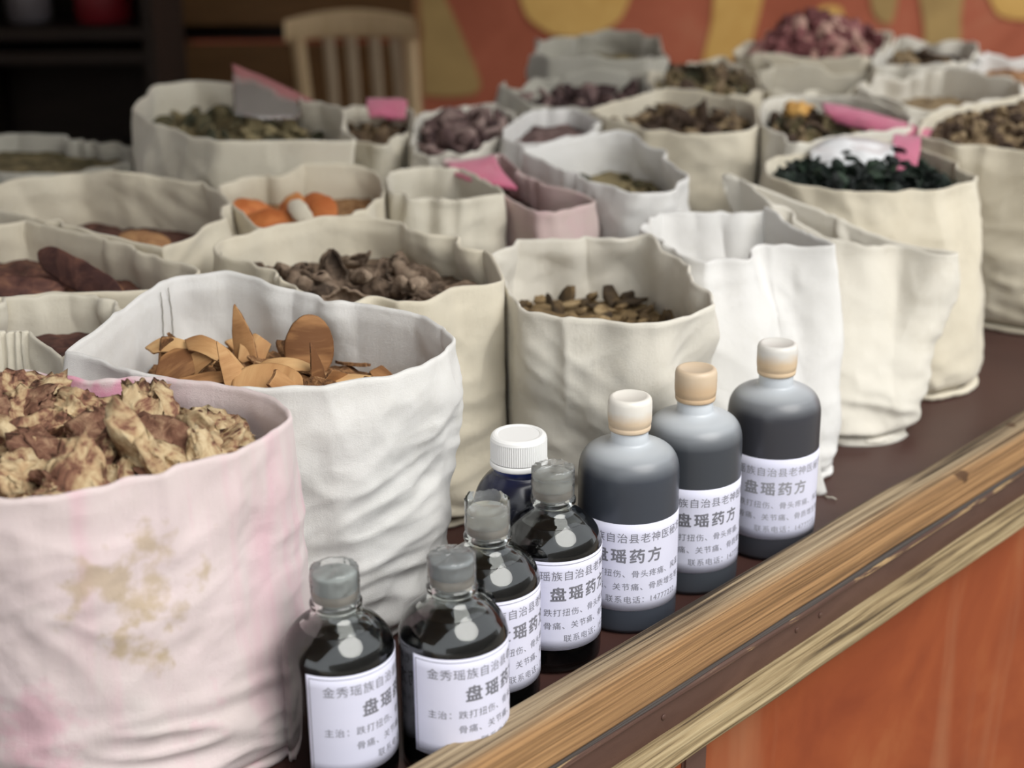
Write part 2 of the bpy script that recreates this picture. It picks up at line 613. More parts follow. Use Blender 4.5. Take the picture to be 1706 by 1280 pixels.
def wood_strip(name, w0, w1, z0, z1, mat, seed, amp=0.0012, nl=520, round_=0.004, parent=counter, wob=0.0):
    """strip along u with rounded section and grain grooves cut into it"""
    sec = []
    k = 30
    for (a0, b0), (a1, b1) in (((w0, z0), (w0, z1)), ((w0, z1), (w1, z1)), ((w1, z1), (w1, z0)), ((w1, z0), (w0, z0))):
        for i in range(k):
            t = i / k
            sec.append((a0 + (a1 - a0) * t, b0 + (b1 - b0) * t))
    sec = np.array(sec)
    cw, cz, hw, hz = (w0 + w1) / 2, (z0 + z1) / 2, abs(w1 - w0) / 2, (z1 - z0) / 2
    d = sec - [cw, cz]
    inner = np.sign(d) * np.minimum(np.abs(d), [hw - round_, hz - round_])
    off = d - inner
    ln = np.linalg.norm(off, axis=1, keepdims=True)
    nrm = np.where(ln > 1e-9, off / np.maximum(ln, 1e-9), 0)
    sec = inner + nrm * round_ + [cw, cz]
    us = np.linspace(U0, U1, nl)
    m = len(sec)
    P = np.zeros((nl, m, 3))
    P[..., 0] = us[:, None]
    P[..., 1] = -sec[None, :, 0]
    P[..., 2] = sec[None, :, 1]
    nn = np.zeros((nl, m, 3))
    nn[..., 1] = -nrm[None, :, 0]
    nn[..., 2] = nrm[None, :, 1]
    q = stk([P[..., 0] * 2.2 + seed, P[..., 1] * 230, P[..., 2] * 230], -1)
    g = fbm(q, 3)
    g2 = noise3(stk([P[..., 0] * 9 + seed, P[..., 1] * 20, P[..., 2] * 20], -1))
    P += nn * (amp * g - amp * 0.6 * np.clip(-g - 0.25, 0, 1) * 3 + amp * 1.5 * g2)[..., None]
    if wob:
        P[..., 2] += wob * noise3(stk([us * 5, us * 0, us * 0 + seed], -1))[:, None]
    P[..., 2] += Z0
    vs = P.reshape(-1, 3)
    fs = grid_faces(m, nl)
    fs.append(tuple(reversed(range(m))))
    fs.append(tuple(range((nl - 1) * m, nl * m)))
    return mesh_obj(name, vs, fs, mat, parent)


wood_strip('edge_batten', 0.0, BW, -0.002, BZ, M['batten'], 3.0, 0.0011)
M['lip'] = mottled('chipped_brown_paint', [(0.44, (0.085, 0.045, 0.034)), (0.50, (0.10, 0.055, 0.04)), (0.53, (0.36, 0.24, 0.12)), (0.7, (0.42, 0.30, 0.16))], 9, 0.6, 0.0006, (0.8, 10, 10), 0.0)
wood_strip('edge_crack', 0.004, BW + 0.0006, -0.0045, -0.0013, M['batten_crack'], 5.0, 0.0011, round_=0.0014)
wood_strip('paint_lip', 0.004, BW + 0.0002, -0.0100, -0.0043, M['lip'], 9.0, 0.0009, round_=0.002)
cpart('fascia', U0, U1, 0.0, BW - 0.003, -0.057, -0.0080, M['brown_paint'], 0.0015)
wood_strip('moulding', 0.012, BW + 0.010, -0.057, -0.034, M['moulding'], 12.0, 0.0012, round_=0.006)
cpart('front_panel', U0, U1, 0.0, 0.016, FLOORZ + 0.06, -0.052, M['orange_panel'], 0.001)
_pq = pick_plane(1160, 1262, np.array(uw(0, 0.019, 0)), WN)
_pu = float(np.dot(_pq[:2] - E0[:2], _e))
cpart('panel_post', _pu - 0.014, _pu + 0.014, 0.0, 0.019, FLOORZ + 0.0, -0.054, M['brown_paint'], 0.002)
for u in (U0 + 0.05, 0.6, U1 - 0.05):
    cpart('leg', u - 0.03, u + 0.03, -1.58, -1.52, FLOORZ, -0.03, M['brown_paint'])
for u in (U0 + 0.05, U1 - 0.05):
    cpart('leg', u - 0.03, u + 0.03, -0.10, -0.04, FLOORZ, -0.03, M['brown_paint'])
# nail heads in the fascia
FP = np.array(uw(0, BW - 0.003, 0))
for px, py in ((1327, 1050), (1366, 1025), (1105, 1195)):
    q = pick_plane(px, py, FP, WN)
    u = float(np.dot(q[:2] - E0[:2], _e))
    vs, fs = lathe([(0.0022, 0), (0.0022, 0.0006), (0.0015, 0.0011), (0.0, 0.0012)], 12)
    nl = mesh_obj('nail', vs, fs, M['brown_paint'], counter)
    nl.location = (u, -(BW - 0.003), q[2] + Z0)
    nl.rotation_euler = (R(90), 0, 0)

# ------------------------------------------------------------------ sacks
SACKS = {}


def smooth_loop(a, it):
    for _ in range(it):
        a = 0.5 * a + 0.25 * (np.roll(a, 1, 0) + np.roll(a, -1, 0))
    return a


def make_sack(key, label, rim_px, h, mat, shift=(0, 0), base=(0.88, 0.88), fill=0.05, nu=220, nv=56, wrinkle=1.0, bulge=0.006, seed=0.0, base_folds=0.0, base_r=None, group=None, lean=1.0, ruffle=True, pleat=1.0, base_px=None, rimvar=0.0):
    pts = []
    for q in rim_px:
        hh = h + (q[2] if len(q) > 2 else 0.0)
        pts.append(pick(q[0], q[1], hh))
    rim = closed_curve(pts, nu)
    area = 0.5 * np.sum(rim[:, 0] * np.roll(rim[:, 1], -1) - np.roll(rim[:, 0], -1) * rim[:, 1])
    if area < 0:
        rim = rim[::-1]
    c = rim[:, :2].mean(0)
    cb = c + np.array(shift)
    if base_px:
        cb = pick(base_px[0], base_px[1], 0.0)[:2]
    ext = (rim[:, :2].max(0) - rim[:, :2].min(0)) / 2
    br = np.array(base_r) if base_r else ext * np.array(base)
    mid = (rim[:, :2].max(0) + rim[:, :2].min(0)) / 2
    th = np.unwrap(np.arctan2((rim[:, 1] - mid[1]) / ext[1], (rim[:, 0] - mid[0]) / ext[0]))
    thu = np.linspace(th[0], th[0] + 2 * math.pi, nu, endpoint=False)
    th = 0.75 * th + 0.25 * thu
    if rimvar:
        rim[:, 2] += rimvar * (noise3(stk([np.cos(th) * 1.7, np.sin(th) * 1.7, th * 0 + seed * 3.1], -1)) + 0.5 * noise3(stk([np.cos(th) * 4, np.sin(th) * 4, th * 0 + seed * 5.1], -1)))
    ell = stk([cb[0] + br[0] * np.cos(th), cb[1] + br[1] * np.sin(th)], 1)
    own = cb + (rim[:, :2] - mid) * (br / ext) if base_r is None else ell
    basel = smooth_loop(0.6 * ell + 0.4 * own, 12)
    v = np.linspace(0, 1, nv) ** 0.9
    s = (0.35 * v + 0.65 * smooth(v, 0, 1)) ** lean
    rz = rim[:, 2]
    P = np.zeros((nv, nu, 3))
    P[..., :2] = basel[None] * (1 - s)[:, None, None] + rim[None, :, :2] * s[:, None, None]
    P[..., 2] = v[:, None] * rz[None]
    N = loop_normals(P)
    Q = P - np.array([cb[0], cb[1], 0])
    sd = np.array([seed * 3.7, seed * 1.3, seed * 2.1])
    warp = stk([noise3(Q * 9 + sd + k * 31.7) for k in range(3)], -1) * 0.05
    W = Q + warp
    big = fbm(W * np.array([13, 13, 9]) + sd, 2)
    rid = 1 - np.abs(noise3(W * np.array([20, 20, 13]) + sd + 5)) * 2.4
    rid2 = 1 - np.abs(noise3(W * np.array([42, 42, 30]) + sd + 9)) * 2.4
    diag = 1 - np.abs(noise3(stk([W[..., 0] * 16 + W[..., 2] * 22, W[..., 1] * 16 - W[..., 2] * 14, W[..., 2] * 9], -1) + sd + 3)) * 2.4
    diag2 = 1 - np.abs(noise3(stk([W[..., 0] * 26 - W[..., 2] * 34, W[..., 1] * 26 + W[..., 2] * 20, W[..., 2] * 16], -1) + sd + 13)) * 2.4
    body = smooth(v, 0.0, 0.10)[:, None] * (1 - 0.45 * smooth(v, 0.80, 1.0))[:, None]
    Dp = wrinkle * body * (0.0080 * big + 0.0026 * rid + 0.0011 * rid2 + 0.0034 * diag + 0.0014 * diag2)
    ang = th[None] + 0 * v[:, None]
    cyl = stk([np.cos(ang), np.sin(ang), v[:, None] * 0.5], -1)
    pl = noise3(cyl * 3.2 + sd)
    pl2 = 1 - np.abs(noise3(cyl * 2.3 + sd + 21)) * 3.0
    Dp = Dp + pleat * (0.010 * pl + 0.0085 * pl2) * smooth(v, 0.40, 0.95)[:, None]
    if base_folds:
        qz = stk([Q[..., 0] * 11, Q[..., 1] * 11, Q[..., 2] * 48 + 1.6 * noise3(Q * 9 + sd)], -1) + sd
        f1 = 1 - np.abs(noise3(qz)) * 2.6
        low = smooth(-v, -0.50, -0.08)[:, None] * smooth(v, 0.0, 0.06)[:, None]
        Dp = Dp + base_folds * (0.0065 * f1 + 0.004 * noise3(Q * 20 + sd)) * low
    Dp = Dp + bulge * np.sin(np.pi * np.clip(v * 1.05, 0, 1))[:, None] - 0.012 * (1 - smooth(v, 0, 0.07))[:, None]
    P[..., :2] += N * Dp[..., None]
    P[-1, :, 2] += 0.0035 * noise3(stk([np.cos(th) * 6, np.sin(th) * 6, th * 0 + seed], -1))
    P[-2, :, 2] = 0.6 * P[-3, :, 2] + 0.4 * P[-1, :, 2]
    SACKS[key] = dict(P=P, label=label, group=group, rim=rim, c=c, cb=cb, h=h, nv=nv, nu=nu, th=th, ext=ext, mat=mat, seed=seed, fill=fill, ruffle=ruffle, v=v)
    return SACKS[key]


def loop_normals(P):
    tan = np.roll(P[..., :2], -2, 1) - np.roll(P[..., :2], 2, 1)
    tan = tan / np.maximum(np.linalg.norm(tan, axis=2, keepdims=True), 1e-6)
    return stk([tan[..., 1], -tan[..., 0]], -1)


def press_sacks():
    """sacks crowded together flatten against each other instead of passing through one another"""
    keys = list(SACKS)
    dirs = [np.array([math.cos(a), math.sin(a)]) for a in np.linspace(0, 2 * math.pi, 48, endpoint=False)]
    for _ in range(2):
        for i, ka in enumerate(keys):
            for kb in keys[i + 1:]:
                A, B = SACKS[ka], SACKS[kb]
                if np.linalg.norm(A['c'] - B['c']) > 0.45:
                    continue
                pa, pb = A['P'][..., :2].reshape(-1, 2), B['P'][..., :2].reshape(-1, 2)
                best = None
                for n in dirs:
                    ov = (pa @ n).max() - (pb @ n).min()
                    if best is None or ov < best[0]:
                        best = (ov, n)
                if best[0] <= 0.001:
                    continue
                n = best[1]
                pos = ((pa @ n).max() + (pb @ n).min()) / 2
                for S, sg in ((A, 1), (B, -1)):
                    d = sg * (S['P'][..., :2] @ n - pos) + 0.0010
                    # soft clamp with a rounded shoulder
                    k = 0.010
                    t = np.where(d > -k, np.minimum((d + k) ** 2 / (4 * k), 1e9), 0)
                    t = np.where(d > k, d, t)
                    S['P'][..., :2] -= sg * n * t[..., None]


def finish_sack(S):
    P, nv, nu, th, cb, h, seed, mat = S['P'], S['nv'], S['nu'], S['th'], S['cb'], S['h'], S['seed'], S['mat']
    N = loop_normals(P)
    S['N'] = N
    ni = int(nv * 0.62)
    T = 0.0032
    rows = [P[j] for j in range(nv)]
    top = P[-1].copy()
    top[:, :2] -= N[-1] * T * 0.5
    top[:, 2] += T * 0.55
    rows.append(top)
    inn = []
    for k in range(ni):
        j = nv - 1 - k
        q = P[j].copy()
        q[:, :2] -= N[j] * (T + 0.002 * smooth(k, 0, 6))
        q[:, 2] -= 0.0008 if k == 0 else 0
        inn.append(q)
    rows += inn
    allp = np.concatenate(rows, 0) - np.array([cb[0], cb[1], 0])
    fs = grid_faces(nu, len(rows))
    fs.append(tuple(reversed(range(nu))))
    root = empty('cloth_sack', (cb[0], cb[1], 0.0005))
    tag(root, S['label'], 'sack', S['group'] or 'open cloth sacks of dried herbs')
    mesh_obj('sack_cloth', allp, fs, mat, root)
    S['root'] = root
    zf = h - S['fill']
    jf = int(np.clip(np.argmin(np.abs(S['v'] * h - zf)), 3, nv - 3))
    S['floop'] = P[jf][:, :2] - N[jf] * (T + 0.004)
    S['zf'] = zf
    lp = S['floop']
    fc = lp.mean(0)
    a = np.arctan2(lp[:, 1] - fc[1], lp[:, 0] - fc[0])
    o = np.argsort(a)
    S['fa'], S['fr'], S['fc'] = a[o], np.linalg.norm(lp - fc, axis=1)[o], fc
    if S['ruffle']:
        bs = P[2][:, :2]
        rr = []
        for off, z, w in ((-0.004, 0.0045, 0), (0.0030, 0.0060, 1), (0.0048, 0.0035, 1), (0.0040, 0.0006, 1), (-0.006, 0.0006, 0)):
            wv = w * 0.0022 * fbm(stk([np.cos(th) * 9, np.sin(th) * 9, th * 0 + seed + z * 90], -1), 2)
            b_ = np.zeros((nu, 3))
            b_[:, :2] = bs + N[2] * (off + wv)[:, None] - cb
            b_[:, 2] = np.maximum(z + w * 0.0015 * noise3(stk([np.cos(th) * 14, np.sin(th) * 14, th * 0 + seed], -1)), 0.0004)
            rr.append(b_)
        mesh_obj('base_hem', np.concatenate(rr, 0), grid_faces(nu, 5), mat, root)


def thread_on(S, deg, v0, v1, mat, rad=0.0006, inside=True, name='stitching', wig=0.0012):
    """line of thread down the sack wall at the compass angle deg (0 = right, 90 = away from the counter front)"""
    a = np.arctan2(S['rim'][:, 1] - S['c'][1], S['rim'][:, 0] - S['c'][0])
    i = int(np.argmin(np.abs(np.angle(np.exp(1j * (a - R(deg)))))))
    path = []
    n = 26
    for k in range(n):
        t = v0 + (v1 - v0) * k / (n - 1)
        j = int(round(t * (S['nv'] - 1)))
        p = S['P'][j, i].copy()
        nn = S['N'][j, i]
        off = -0.0062 if inside else 0.0006
        p[:2] += nn * off
        tg = np.array([-nn[1], nn[0]])
        p[:2] += tg * wig * math.sin(k * 1.9) - S['cb']
        path.append(p)
    vs, fs = tube(path, rad, 5)
    return mesh_obj(name, vs, fs, mat, S['root'])


W_ = M['white']
C_ = M['cream']
# pink dyed sack carries its own stain
M['pink'] = None
PINK_RIM = [(478, 688), (462, 712), (430, 733), (354, 763), (243, 793), (138, 818), (33, 833), (-60, 826), (-130, 790), (-155, 735), (-120, 680), (-40, 638), (40, 624), (110, 634), (190, 640), (270, 637), (350, 641), (425, 656), (468, 674)]


def pink_mat():
    c0 = pick(165, 735, 0.212)
    # stain sits on the front wall, seen near (215,1030)
    d = ray(215, 1035)
    st = _C + d * (0.80)
    cen = np.array([np.mean([pick(x, y, 0.212)[0] for x, y in PINK_RIM]), np.mean([pick(x, y, 0.212)[1] for x, y in PINK_RIM]), 0])

    def ex(nt, c):
        c = pink_extra(nt, c)
        for px, py, rad in ((222, 1015, 0.030), (205, 1092, 0.020), (330, 1005, 0.014)):
            q = pick_plane(px, py, (0, PINK_FRONT_Y, 0), np.array([0, 1.0, 0]))
            loc = (q[0] - PINK_CB[0], q[1] - PINK_CB[1], q[2])
            c = spot(nt, loc, rad * 1.5, c, (0.52, 0.40, 0.23), 0.66 if rad > 0.015 else 0.25)
        for px, py, rad in ((95, 655, 0.022), (150, 672, 0.022), (190, 690, 0.015)):
            q = pick(px, py, 0.203)
            c = spot(nt, (q[0] - PINK_CB[0], q[1] - PINK_CB[1] , q[2]), rad * 1.6, c, (0.76, 0.30, 0.44), 0.8, 30)
        # deep pink dye lines down the front
        for px, py, rad in ((280, 830, 0.016), (300, 900, 0.012), (395, 1245, 0.030), (20, 1230, 0.026), (345, 800, 0.008)):
            q = pick_plane(px, py, (0, PINK_FRONT_Y, 0), np.array([0, 1.0, 0]))
            loc = (q[0] - PINK_CB[0], q[1] - PINK_CB[1], q[2])
            c = spot(nt, loc, rad * 1.4, c, (0.74, 0.36, 0.46), 0.5, 30)
        return c
    return cloth_mat('pink_dyed_cotton', (0.79, 0.665, 0.665), (0.75, 0.65, 0.63), ex, dirt=(0.66, 0.58, 0.54))


_pr = np.array([pick(q[0], q[1], 0.212) for q in PINK_RIM])
_prl = closed_curve(_pr, 220)
PINK_CB = _prl[:, :2].mean(0)
PINK_FRONT_Y = _prl[:, 1].min()
M['pink'] = pink_mat()

make_sack('pink', 'pale pink dyed cloth sack with a tan stain, nearest at the left corner', PINK_RIM, 0.212, M['pink'], base=(1.05, 0.98), shift=(0.010, 0.0), bulge=0.0, fill=0.038, nu=320, nv=90, seed=1.0, base_folds=0.8, wrinkle=0.55, pleat=0.5)
make_sack('white', 'bright white cloth sack filled with curved bark chips behind the pink sack', [(736, 566), (728, 575), (712, 588), (685, 604), (649, 618), (595, 632), (487, 643), (394, 642), (305, 637), (216, 608), (160, 598), (127, 584), (140, 560), (189, 528, .004), (228, 494, .006), (317, 468, .006), (384, 461, .008), (429, 471, .006), (487, 490, .002), (549, 508), (583, 513), (661, 519), (690, 534), (716, 550), (730, 560)], 0.208, W_, base=(0.94, 0.9), fill=0.052, nu=340, nv=90, seed=2.0, base_folds=0.7, wrinkle=1.0, pleat=1.35)
make_sack('curl', 'cream cloth sack of dark curled dried roots behind the blue bottle', [(387, 414), (427, 395), (497, 379), (544, 367, .004), (605, 372), (661, 383), (727, 395), (779, 421), (830, 440), (847, 454), (838, 463), (802, 475), (746, 490), (685, 497), (614, 499), (549, 509), (525, 488), (492, 470), (441, 449), (399, 428)], 0.202, M['cream_b'], base=(0.98, 0.86), shift=(0.006, -0.012), fill=0.038, nu=320, nv=80, seed=3.0, base_folds=0.8, wrinkle=1.0, pleat=1.5)
make_sack('slices', 'cream cloth sack of small yellow-brown root slices behind the white-topped bottles', [(828, 430), (849, 414), (896, 405), (966, 402), (1036, 400), (1074, 395, .004), (1111, 421), (1149, 463), (1163, 490), (1150, 508), (1130, 524), (1093, 541), (1036, 539), (966, 529), (905, 519), (849, 494), (832, 463)], 0.19, M['offwhite'], base=(0.98, 0.8), shift=(0, -0.005), fill=0.058, nu=280, nv=70, seed=4.0, wrinkle=0.9, pleat=1.5)
make_sack('half', 'white cloth sack with pointed rim corner standing behind the farthest bottle', [(1080, 377), (1127, 361), (1221, 359), (1282, 355), (1310, 348, .004), (1343, 372), (1366, 396, .002), (1379, 406, .004), (1362, 411, .002), (1314, 412), (1277, 411), (1235, 431), (1160, 433), (1117, 410), (1086, 391)], 0.187, W_, base=(0.84, 0.78), base_px=(1250, 772), fill=0.05, nu=240, nv=64, seed=5.0, base_folds=0.8)
make_sack('folded', 'off-white cloth sack with its mouth slumped shut, leaning right on the counter', [(1235, 288, .042), (1290, 310, .034), (1350, 338, .024), (1400, 364, .016), (1440, 384, .008), (1520, 397, .002), (1575, 406), (1592, 412), (1575, 419), (1500, 414), (1440, 408, .004), (1390, 398, .008), (1350, 376, .016), (1322, 354, .024), (1270, 332, .034), (1237, 303, .041)], 0.158, M['offwhite'], base_px=(1412, 708), base_r=(0.047, 0.047), fill=0.03, nu=240, nv=64, seed=6.0, base_folds=1.6, bulge=0.006)
make_sack('leaf', 'cream cloth sack heaped with dark green leaves at the right', [(1276, 284), (1300, 298), (1345, 309), (1390, 317), (1450, 320), (1520, 319), (1570, 315), (1609, 308, .002), (1603, 290), (1570, 268), (1530, 250), (1450, 238), (1380, 238), (1320, 252), (1285, 270)], 0.192, M['cream_b'], base=(0.95, 0.85), base_px=(1455, 612), fill=0.022, nu=240, nv=60, seed=7.0)
make_sack('flower', 'large cream cloth sack of brown dried flowers at the right edge', [(1530, 230), (1580, 238), (1640, 244), (1706, 252), (1790, 258), (1850, 250), (1885, 222), (1840, 182), (1740, 162), (1640, 166), (1565, 190), (1530, 214)], 0.205, M['cream_b'], base=(0.97, 0.95), shift=(0.0, -0.02), fill=0.018, nu=240, nv=60, seed=8.0, base_folds=0.6)
make_sack('amber', 'white-lined cloth sack of mixed green herbs beneath the pink cloth strip', [(1262, 200), (1300, 222), (1345, 240), (1400, 242), (1470, 232), (1522, 214), (1500, 188), (1420, 166), (1340, 160), (1280, 170), (1255, 185)], 0.205, M['offwhite'], base=(0.92, 0.9), fill=0.028, rimvar=0.006, nu=200, nv=44, seed=9.0)
make_sack('wide', 'broad cream cloth sack with shallow brown herb filling in the middle right', [(985, 184), (1030, 203), (1100, 217), (1180, 222), (1235, 216), (1268, 204), (1262, 182), (1200, 160), (1120, 154), (1040, 158), (998, 170)], 0.205, M['cream_b'], base=(0.95, 0.9), fill=0.028, nu=200, nv=44, seed=10.0, rimvar=0.008)
make_sack('grey', 'grey-lined white sack with wide open mouth left of the broad cream sack', [(882, 252), (925, 240), (985, 229), (1022, 222, .003), (1072, 240), (1112, 275), (1129, 308), (1105, 319), (1050, 322), (1010, 306), (960, 290), (910, 270)], 0.2, W_, base=(0.9, 0.86), fill=0.045, nu=220, nv=50, seed=11.0)
make_sack('rose', 'faded rose pink sack squeezed between the grey-lined sack and small cream sack', [(748, 264), (790, 262), (822, 257), (850, 288), (905, 313), (978, 337), (940, 349), (885, 356), (850, 341), (825, 318), (785, 298)], 0.19, M['pinkish'], base=(0.8, 0.75), shift=(0.01, -0.01), fill=0.03, nu=200, nv=50, seed=12.0)
make_sack('small', 'small cream sack with dark empty mouth beside the rose pink sack', [(640, 296), (700, 283), (760, 285), (812, 298), (834, 316), (800, 331), (740, 333), (690, 331), (655, 321)], 0.198, C_, base=(0.94, 0.95), shift=(0, -0.01), fill=0.05, nu=200, nv=50, seed=13.0)
make_sack('orange', 'cream sack showing a few orange bark slices in the left middle', [(362, 312), (400, 302), (460, 298), (530, 272, .006), (580, 276, .004), (625, 290), (652, 316), (600, 349), (540, 371), (480, 381), (440, 381), (400, 360), (372, 330)], 0.195, M['cream_b'], base=(0.9, 0.9), fill=0.03, nu=220, nv=50, seed=14.0)
make_sack('left', 'cream sack with a tall pleated back and one brown bark piece at the left', [(-70, 345), (-30, 318), (20, 306), (70, 299), (130, 292), (200, 288, .006), (270, 300), (335, 310), (362, 318), (374, 345), (345, 374), (295, 400), (240, 418), (185, 405), (130, 382), (60, 365), (-10, 360), (-60, 355)], 0.2, M['cream_b'], base=(0.96, 0.9), fill=0.055, nu=240, nv=60, seed=15.0, shift=(0.004, -0.005), pleat=1.3)
make_sack('redbark', 'cream sack of long red-brown bark strips at the left edge', [(-120, 440), (-80, 398), (-20, 380), (60, 377), (110, 374), (160, 398), (230, 428), (296, 460), (270, 476), (230, 488), (150, 492), (60, 493), (-20, 496), (-90, 485)], 0.198, M['cream_b'], base=(0.9, 0.86), fill=0.034, nu=240, nv=60, seed=16.0, pleat=1.7)
make_sack('gap', 'crumpled cream sack squeezed between the red bark sack and pink sack', [(-95, 545), (-60, 518), (0, 510), (45, 498), (120, 499), (165, 515), (186, 538), (170, 568), (138, 592), (110, 574), (60, 551), (0, 550), (-60, 562)], 0.2, C_, base=(0.9, 0.8), fill=0.03, nu=240, nv=60, seed=17.0, pleat=1.4)
make_sack('herb', 'stout greyish cream sack of olive herbs with folded corner at the back left', [(228, 182), (240, 160), (262, 146), (320, 138), (390, 143), (450, 157), (510, 172), (545, 178, .004), (568, 215), (562, 240), (520, 237), (470, 236), (420, 240), (360, 235), (300, 219), (250, 200)], 0.225, C_, base=(0.98, 0.92), fill=0.042, nu=220, nv=50, seed=18.0, pleat=0.8)
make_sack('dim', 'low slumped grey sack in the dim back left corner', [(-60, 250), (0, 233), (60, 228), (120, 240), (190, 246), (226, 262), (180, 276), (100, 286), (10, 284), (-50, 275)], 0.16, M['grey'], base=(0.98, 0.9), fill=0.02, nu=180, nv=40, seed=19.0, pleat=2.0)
make_sack('dark', 'cream sack of dark herbs with a pink cloth beside the olive herb sack', [(548, 196), (575, 184), (620, 180), (668, 186), (694, 205), (665, 226), (628, 242), (590, 228), (560, 212)], 0.19, C_, base=(0.9, 0.9), fill=0.028, nu=180, nv=40, seed=20.0, rimvar=0.008)
make_sack('mid', 'white-rimmed sack of dark purple herbs in the middle behind the rose sack', [(690, 228), (706, 200), (740, 184), (800, 180), (848, 198), (858, 224), (828, 242), (775, 262), (722, 258)], 0.19, M['offwhite'], base=(0.9, 0.9), fill=0.024, nu=180, nv=40, seed=21.0, rimvar=0.012, pleat=1.6)
make_sack('tent', 'white cloth sack with tented high rim behind the grey-lined sack', [(842, 208), (880, 190), (940, 185), (992, 200), (965, 226), (905, 240), (858, 236)], 0.2, W_, base=(0.92, 0.9), fill=0.02, nu=180, nv=40, seed=22.0)
FAR = [
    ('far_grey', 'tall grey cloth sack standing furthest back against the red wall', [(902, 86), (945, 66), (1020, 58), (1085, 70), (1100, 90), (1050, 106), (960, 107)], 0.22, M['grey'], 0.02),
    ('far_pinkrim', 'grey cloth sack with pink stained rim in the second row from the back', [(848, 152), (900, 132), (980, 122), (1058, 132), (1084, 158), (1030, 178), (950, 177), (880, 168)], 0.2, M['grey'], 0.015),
    ('far_brown', 'cream cloth sack of brown leafy herbs in the back row centre', [(1085, 136), (1130, 113), (1200, 108), (1255, 124), (1252, 150), (1180, 162), (1110, 158)], 0.2, M['cream_b'], 0.008),
    ('far_flower', 'cloth sack heaped with pink dried flowers by the mural wall', [(1245, 84), (1300, 66), (1400, 60), (1478, 68), (1490, 88), (1400, 106), (1300, 106)], 0.21, M['cream_b'], 0.005),
    ('far_box', 'greyish cream sack with flat folded rim before the pink flower sack', [(1262, 126), (1330, 108), (1420, 112), (1446, 136), (1390, 157), (1300, 153)], 0.2, C_, 0.03),
    ('far_right', 'pale cream sack with rolled rim right of the pink flowers', [(1440, 92), (1500, 73), (1585, 76), (1612, 95), (1550, 113), (1470, 112)], 0.205, M['offwhite'], 0.012),
    ('far_roll', 'white cloth sack with rolled rim behind the brown flower sack', [(1455, 152), (1520, 128), (1620, 126), (1688, 145), (1660, 172), (1560, 182), (1485, 175)], 0.205, M['offwhite'], 0.02),
    ('far_corner', 'white cloth sack cut off by the right edge in the back row', [(1622, 108), (1680, 93), (1760, 97), (1772, 120), (1700, 134), (1645, 128)], 0.205, W_, 0.012),
]
for i, (k, lab, rp, hh, mt, fl) in enumerate(FAR):
    make_sack(k, lab, rp, hh, mt, base=(0.92, 0.92), fill=fl + 0.014, nu=170, nv=38, seed=23.0 + i, ruffle=False, rimvar=0.022, pleat=2.2)

press_sacks()
for _s in SACKS.values():
    finish_sack(_s)

thread_on(SACKS['white'], 136, 0.99, 0.62, M['thread'], 0.00040, wig=0.0004)
thread_on(SACKS['white'], 131, 0.99, 0.62, M['thread'], 0.00040, wig=0.0004)
thread_on(SACKS['curl'], 160, 0.98, 0.70, M['thread_light'], 0.0008)
thread_on(SACKS['pink'], 8, 0.02, 0.12, M['thread_light'], 0.0008, False, wig=0.002)
thread_on(SACKS['left'], -6, 0.97, 0.3, M['thread_light'], 0.0005, False)


# ------------------------------------------------------------------ fillings
def make_fill(key, mat, label, mound=0.012, rough=0.006, off=(0, 0)):
    S = SACKS[key]
    lp = S['floop']
    c = lp.mean(0)
    nu = len(lp)
    nr = 22
    vs = []
    for k in range(nr):
        t = 1 - k / nr
        q = c + (lp - c) * t
        z = S['zf'] + mound * (1 - t * t) + rough * fbm(stk([q[:, 0] * 45, q[:, 1] * 45, q[:, 0] * 0 + S['seed']], -1), 3)
        vs.append(stk([q[:, 0] - S['cb'][0], q[:, 1] - S['cb'][1], z], 1))
    vs = np.concatenate(vs, 0)
    fs = grid_faces(nu, nr)
    fs.append(tuple(range((nr - 1) * nu, nr * nu)))
    o = mesh_obj('herb_filling', vs, fs, mat)
    o.location = (S['cb'][0], S['cb'][1], 0.0005)
    tag(o, label, 'herbs', None, 'stuff')
    S['mound'] = mound

    def zat(x, y):
        i = int(np.argmin(np.abs(np.angle(np.exp(1j * (np.arctan2(lp[:, 1] - c[1], lp[:, 0] - c[0]) - math.atan2(y - c[1], x - c[0])))))))
        t = min(1.0, math.hypot(x - c[0], y - c[1]) / max(1e-4, math.hypot(*(lp[i] - c))))
        return S['zf'] + mound * (1 - t * t), t
    S['zat'] = zat
    return o


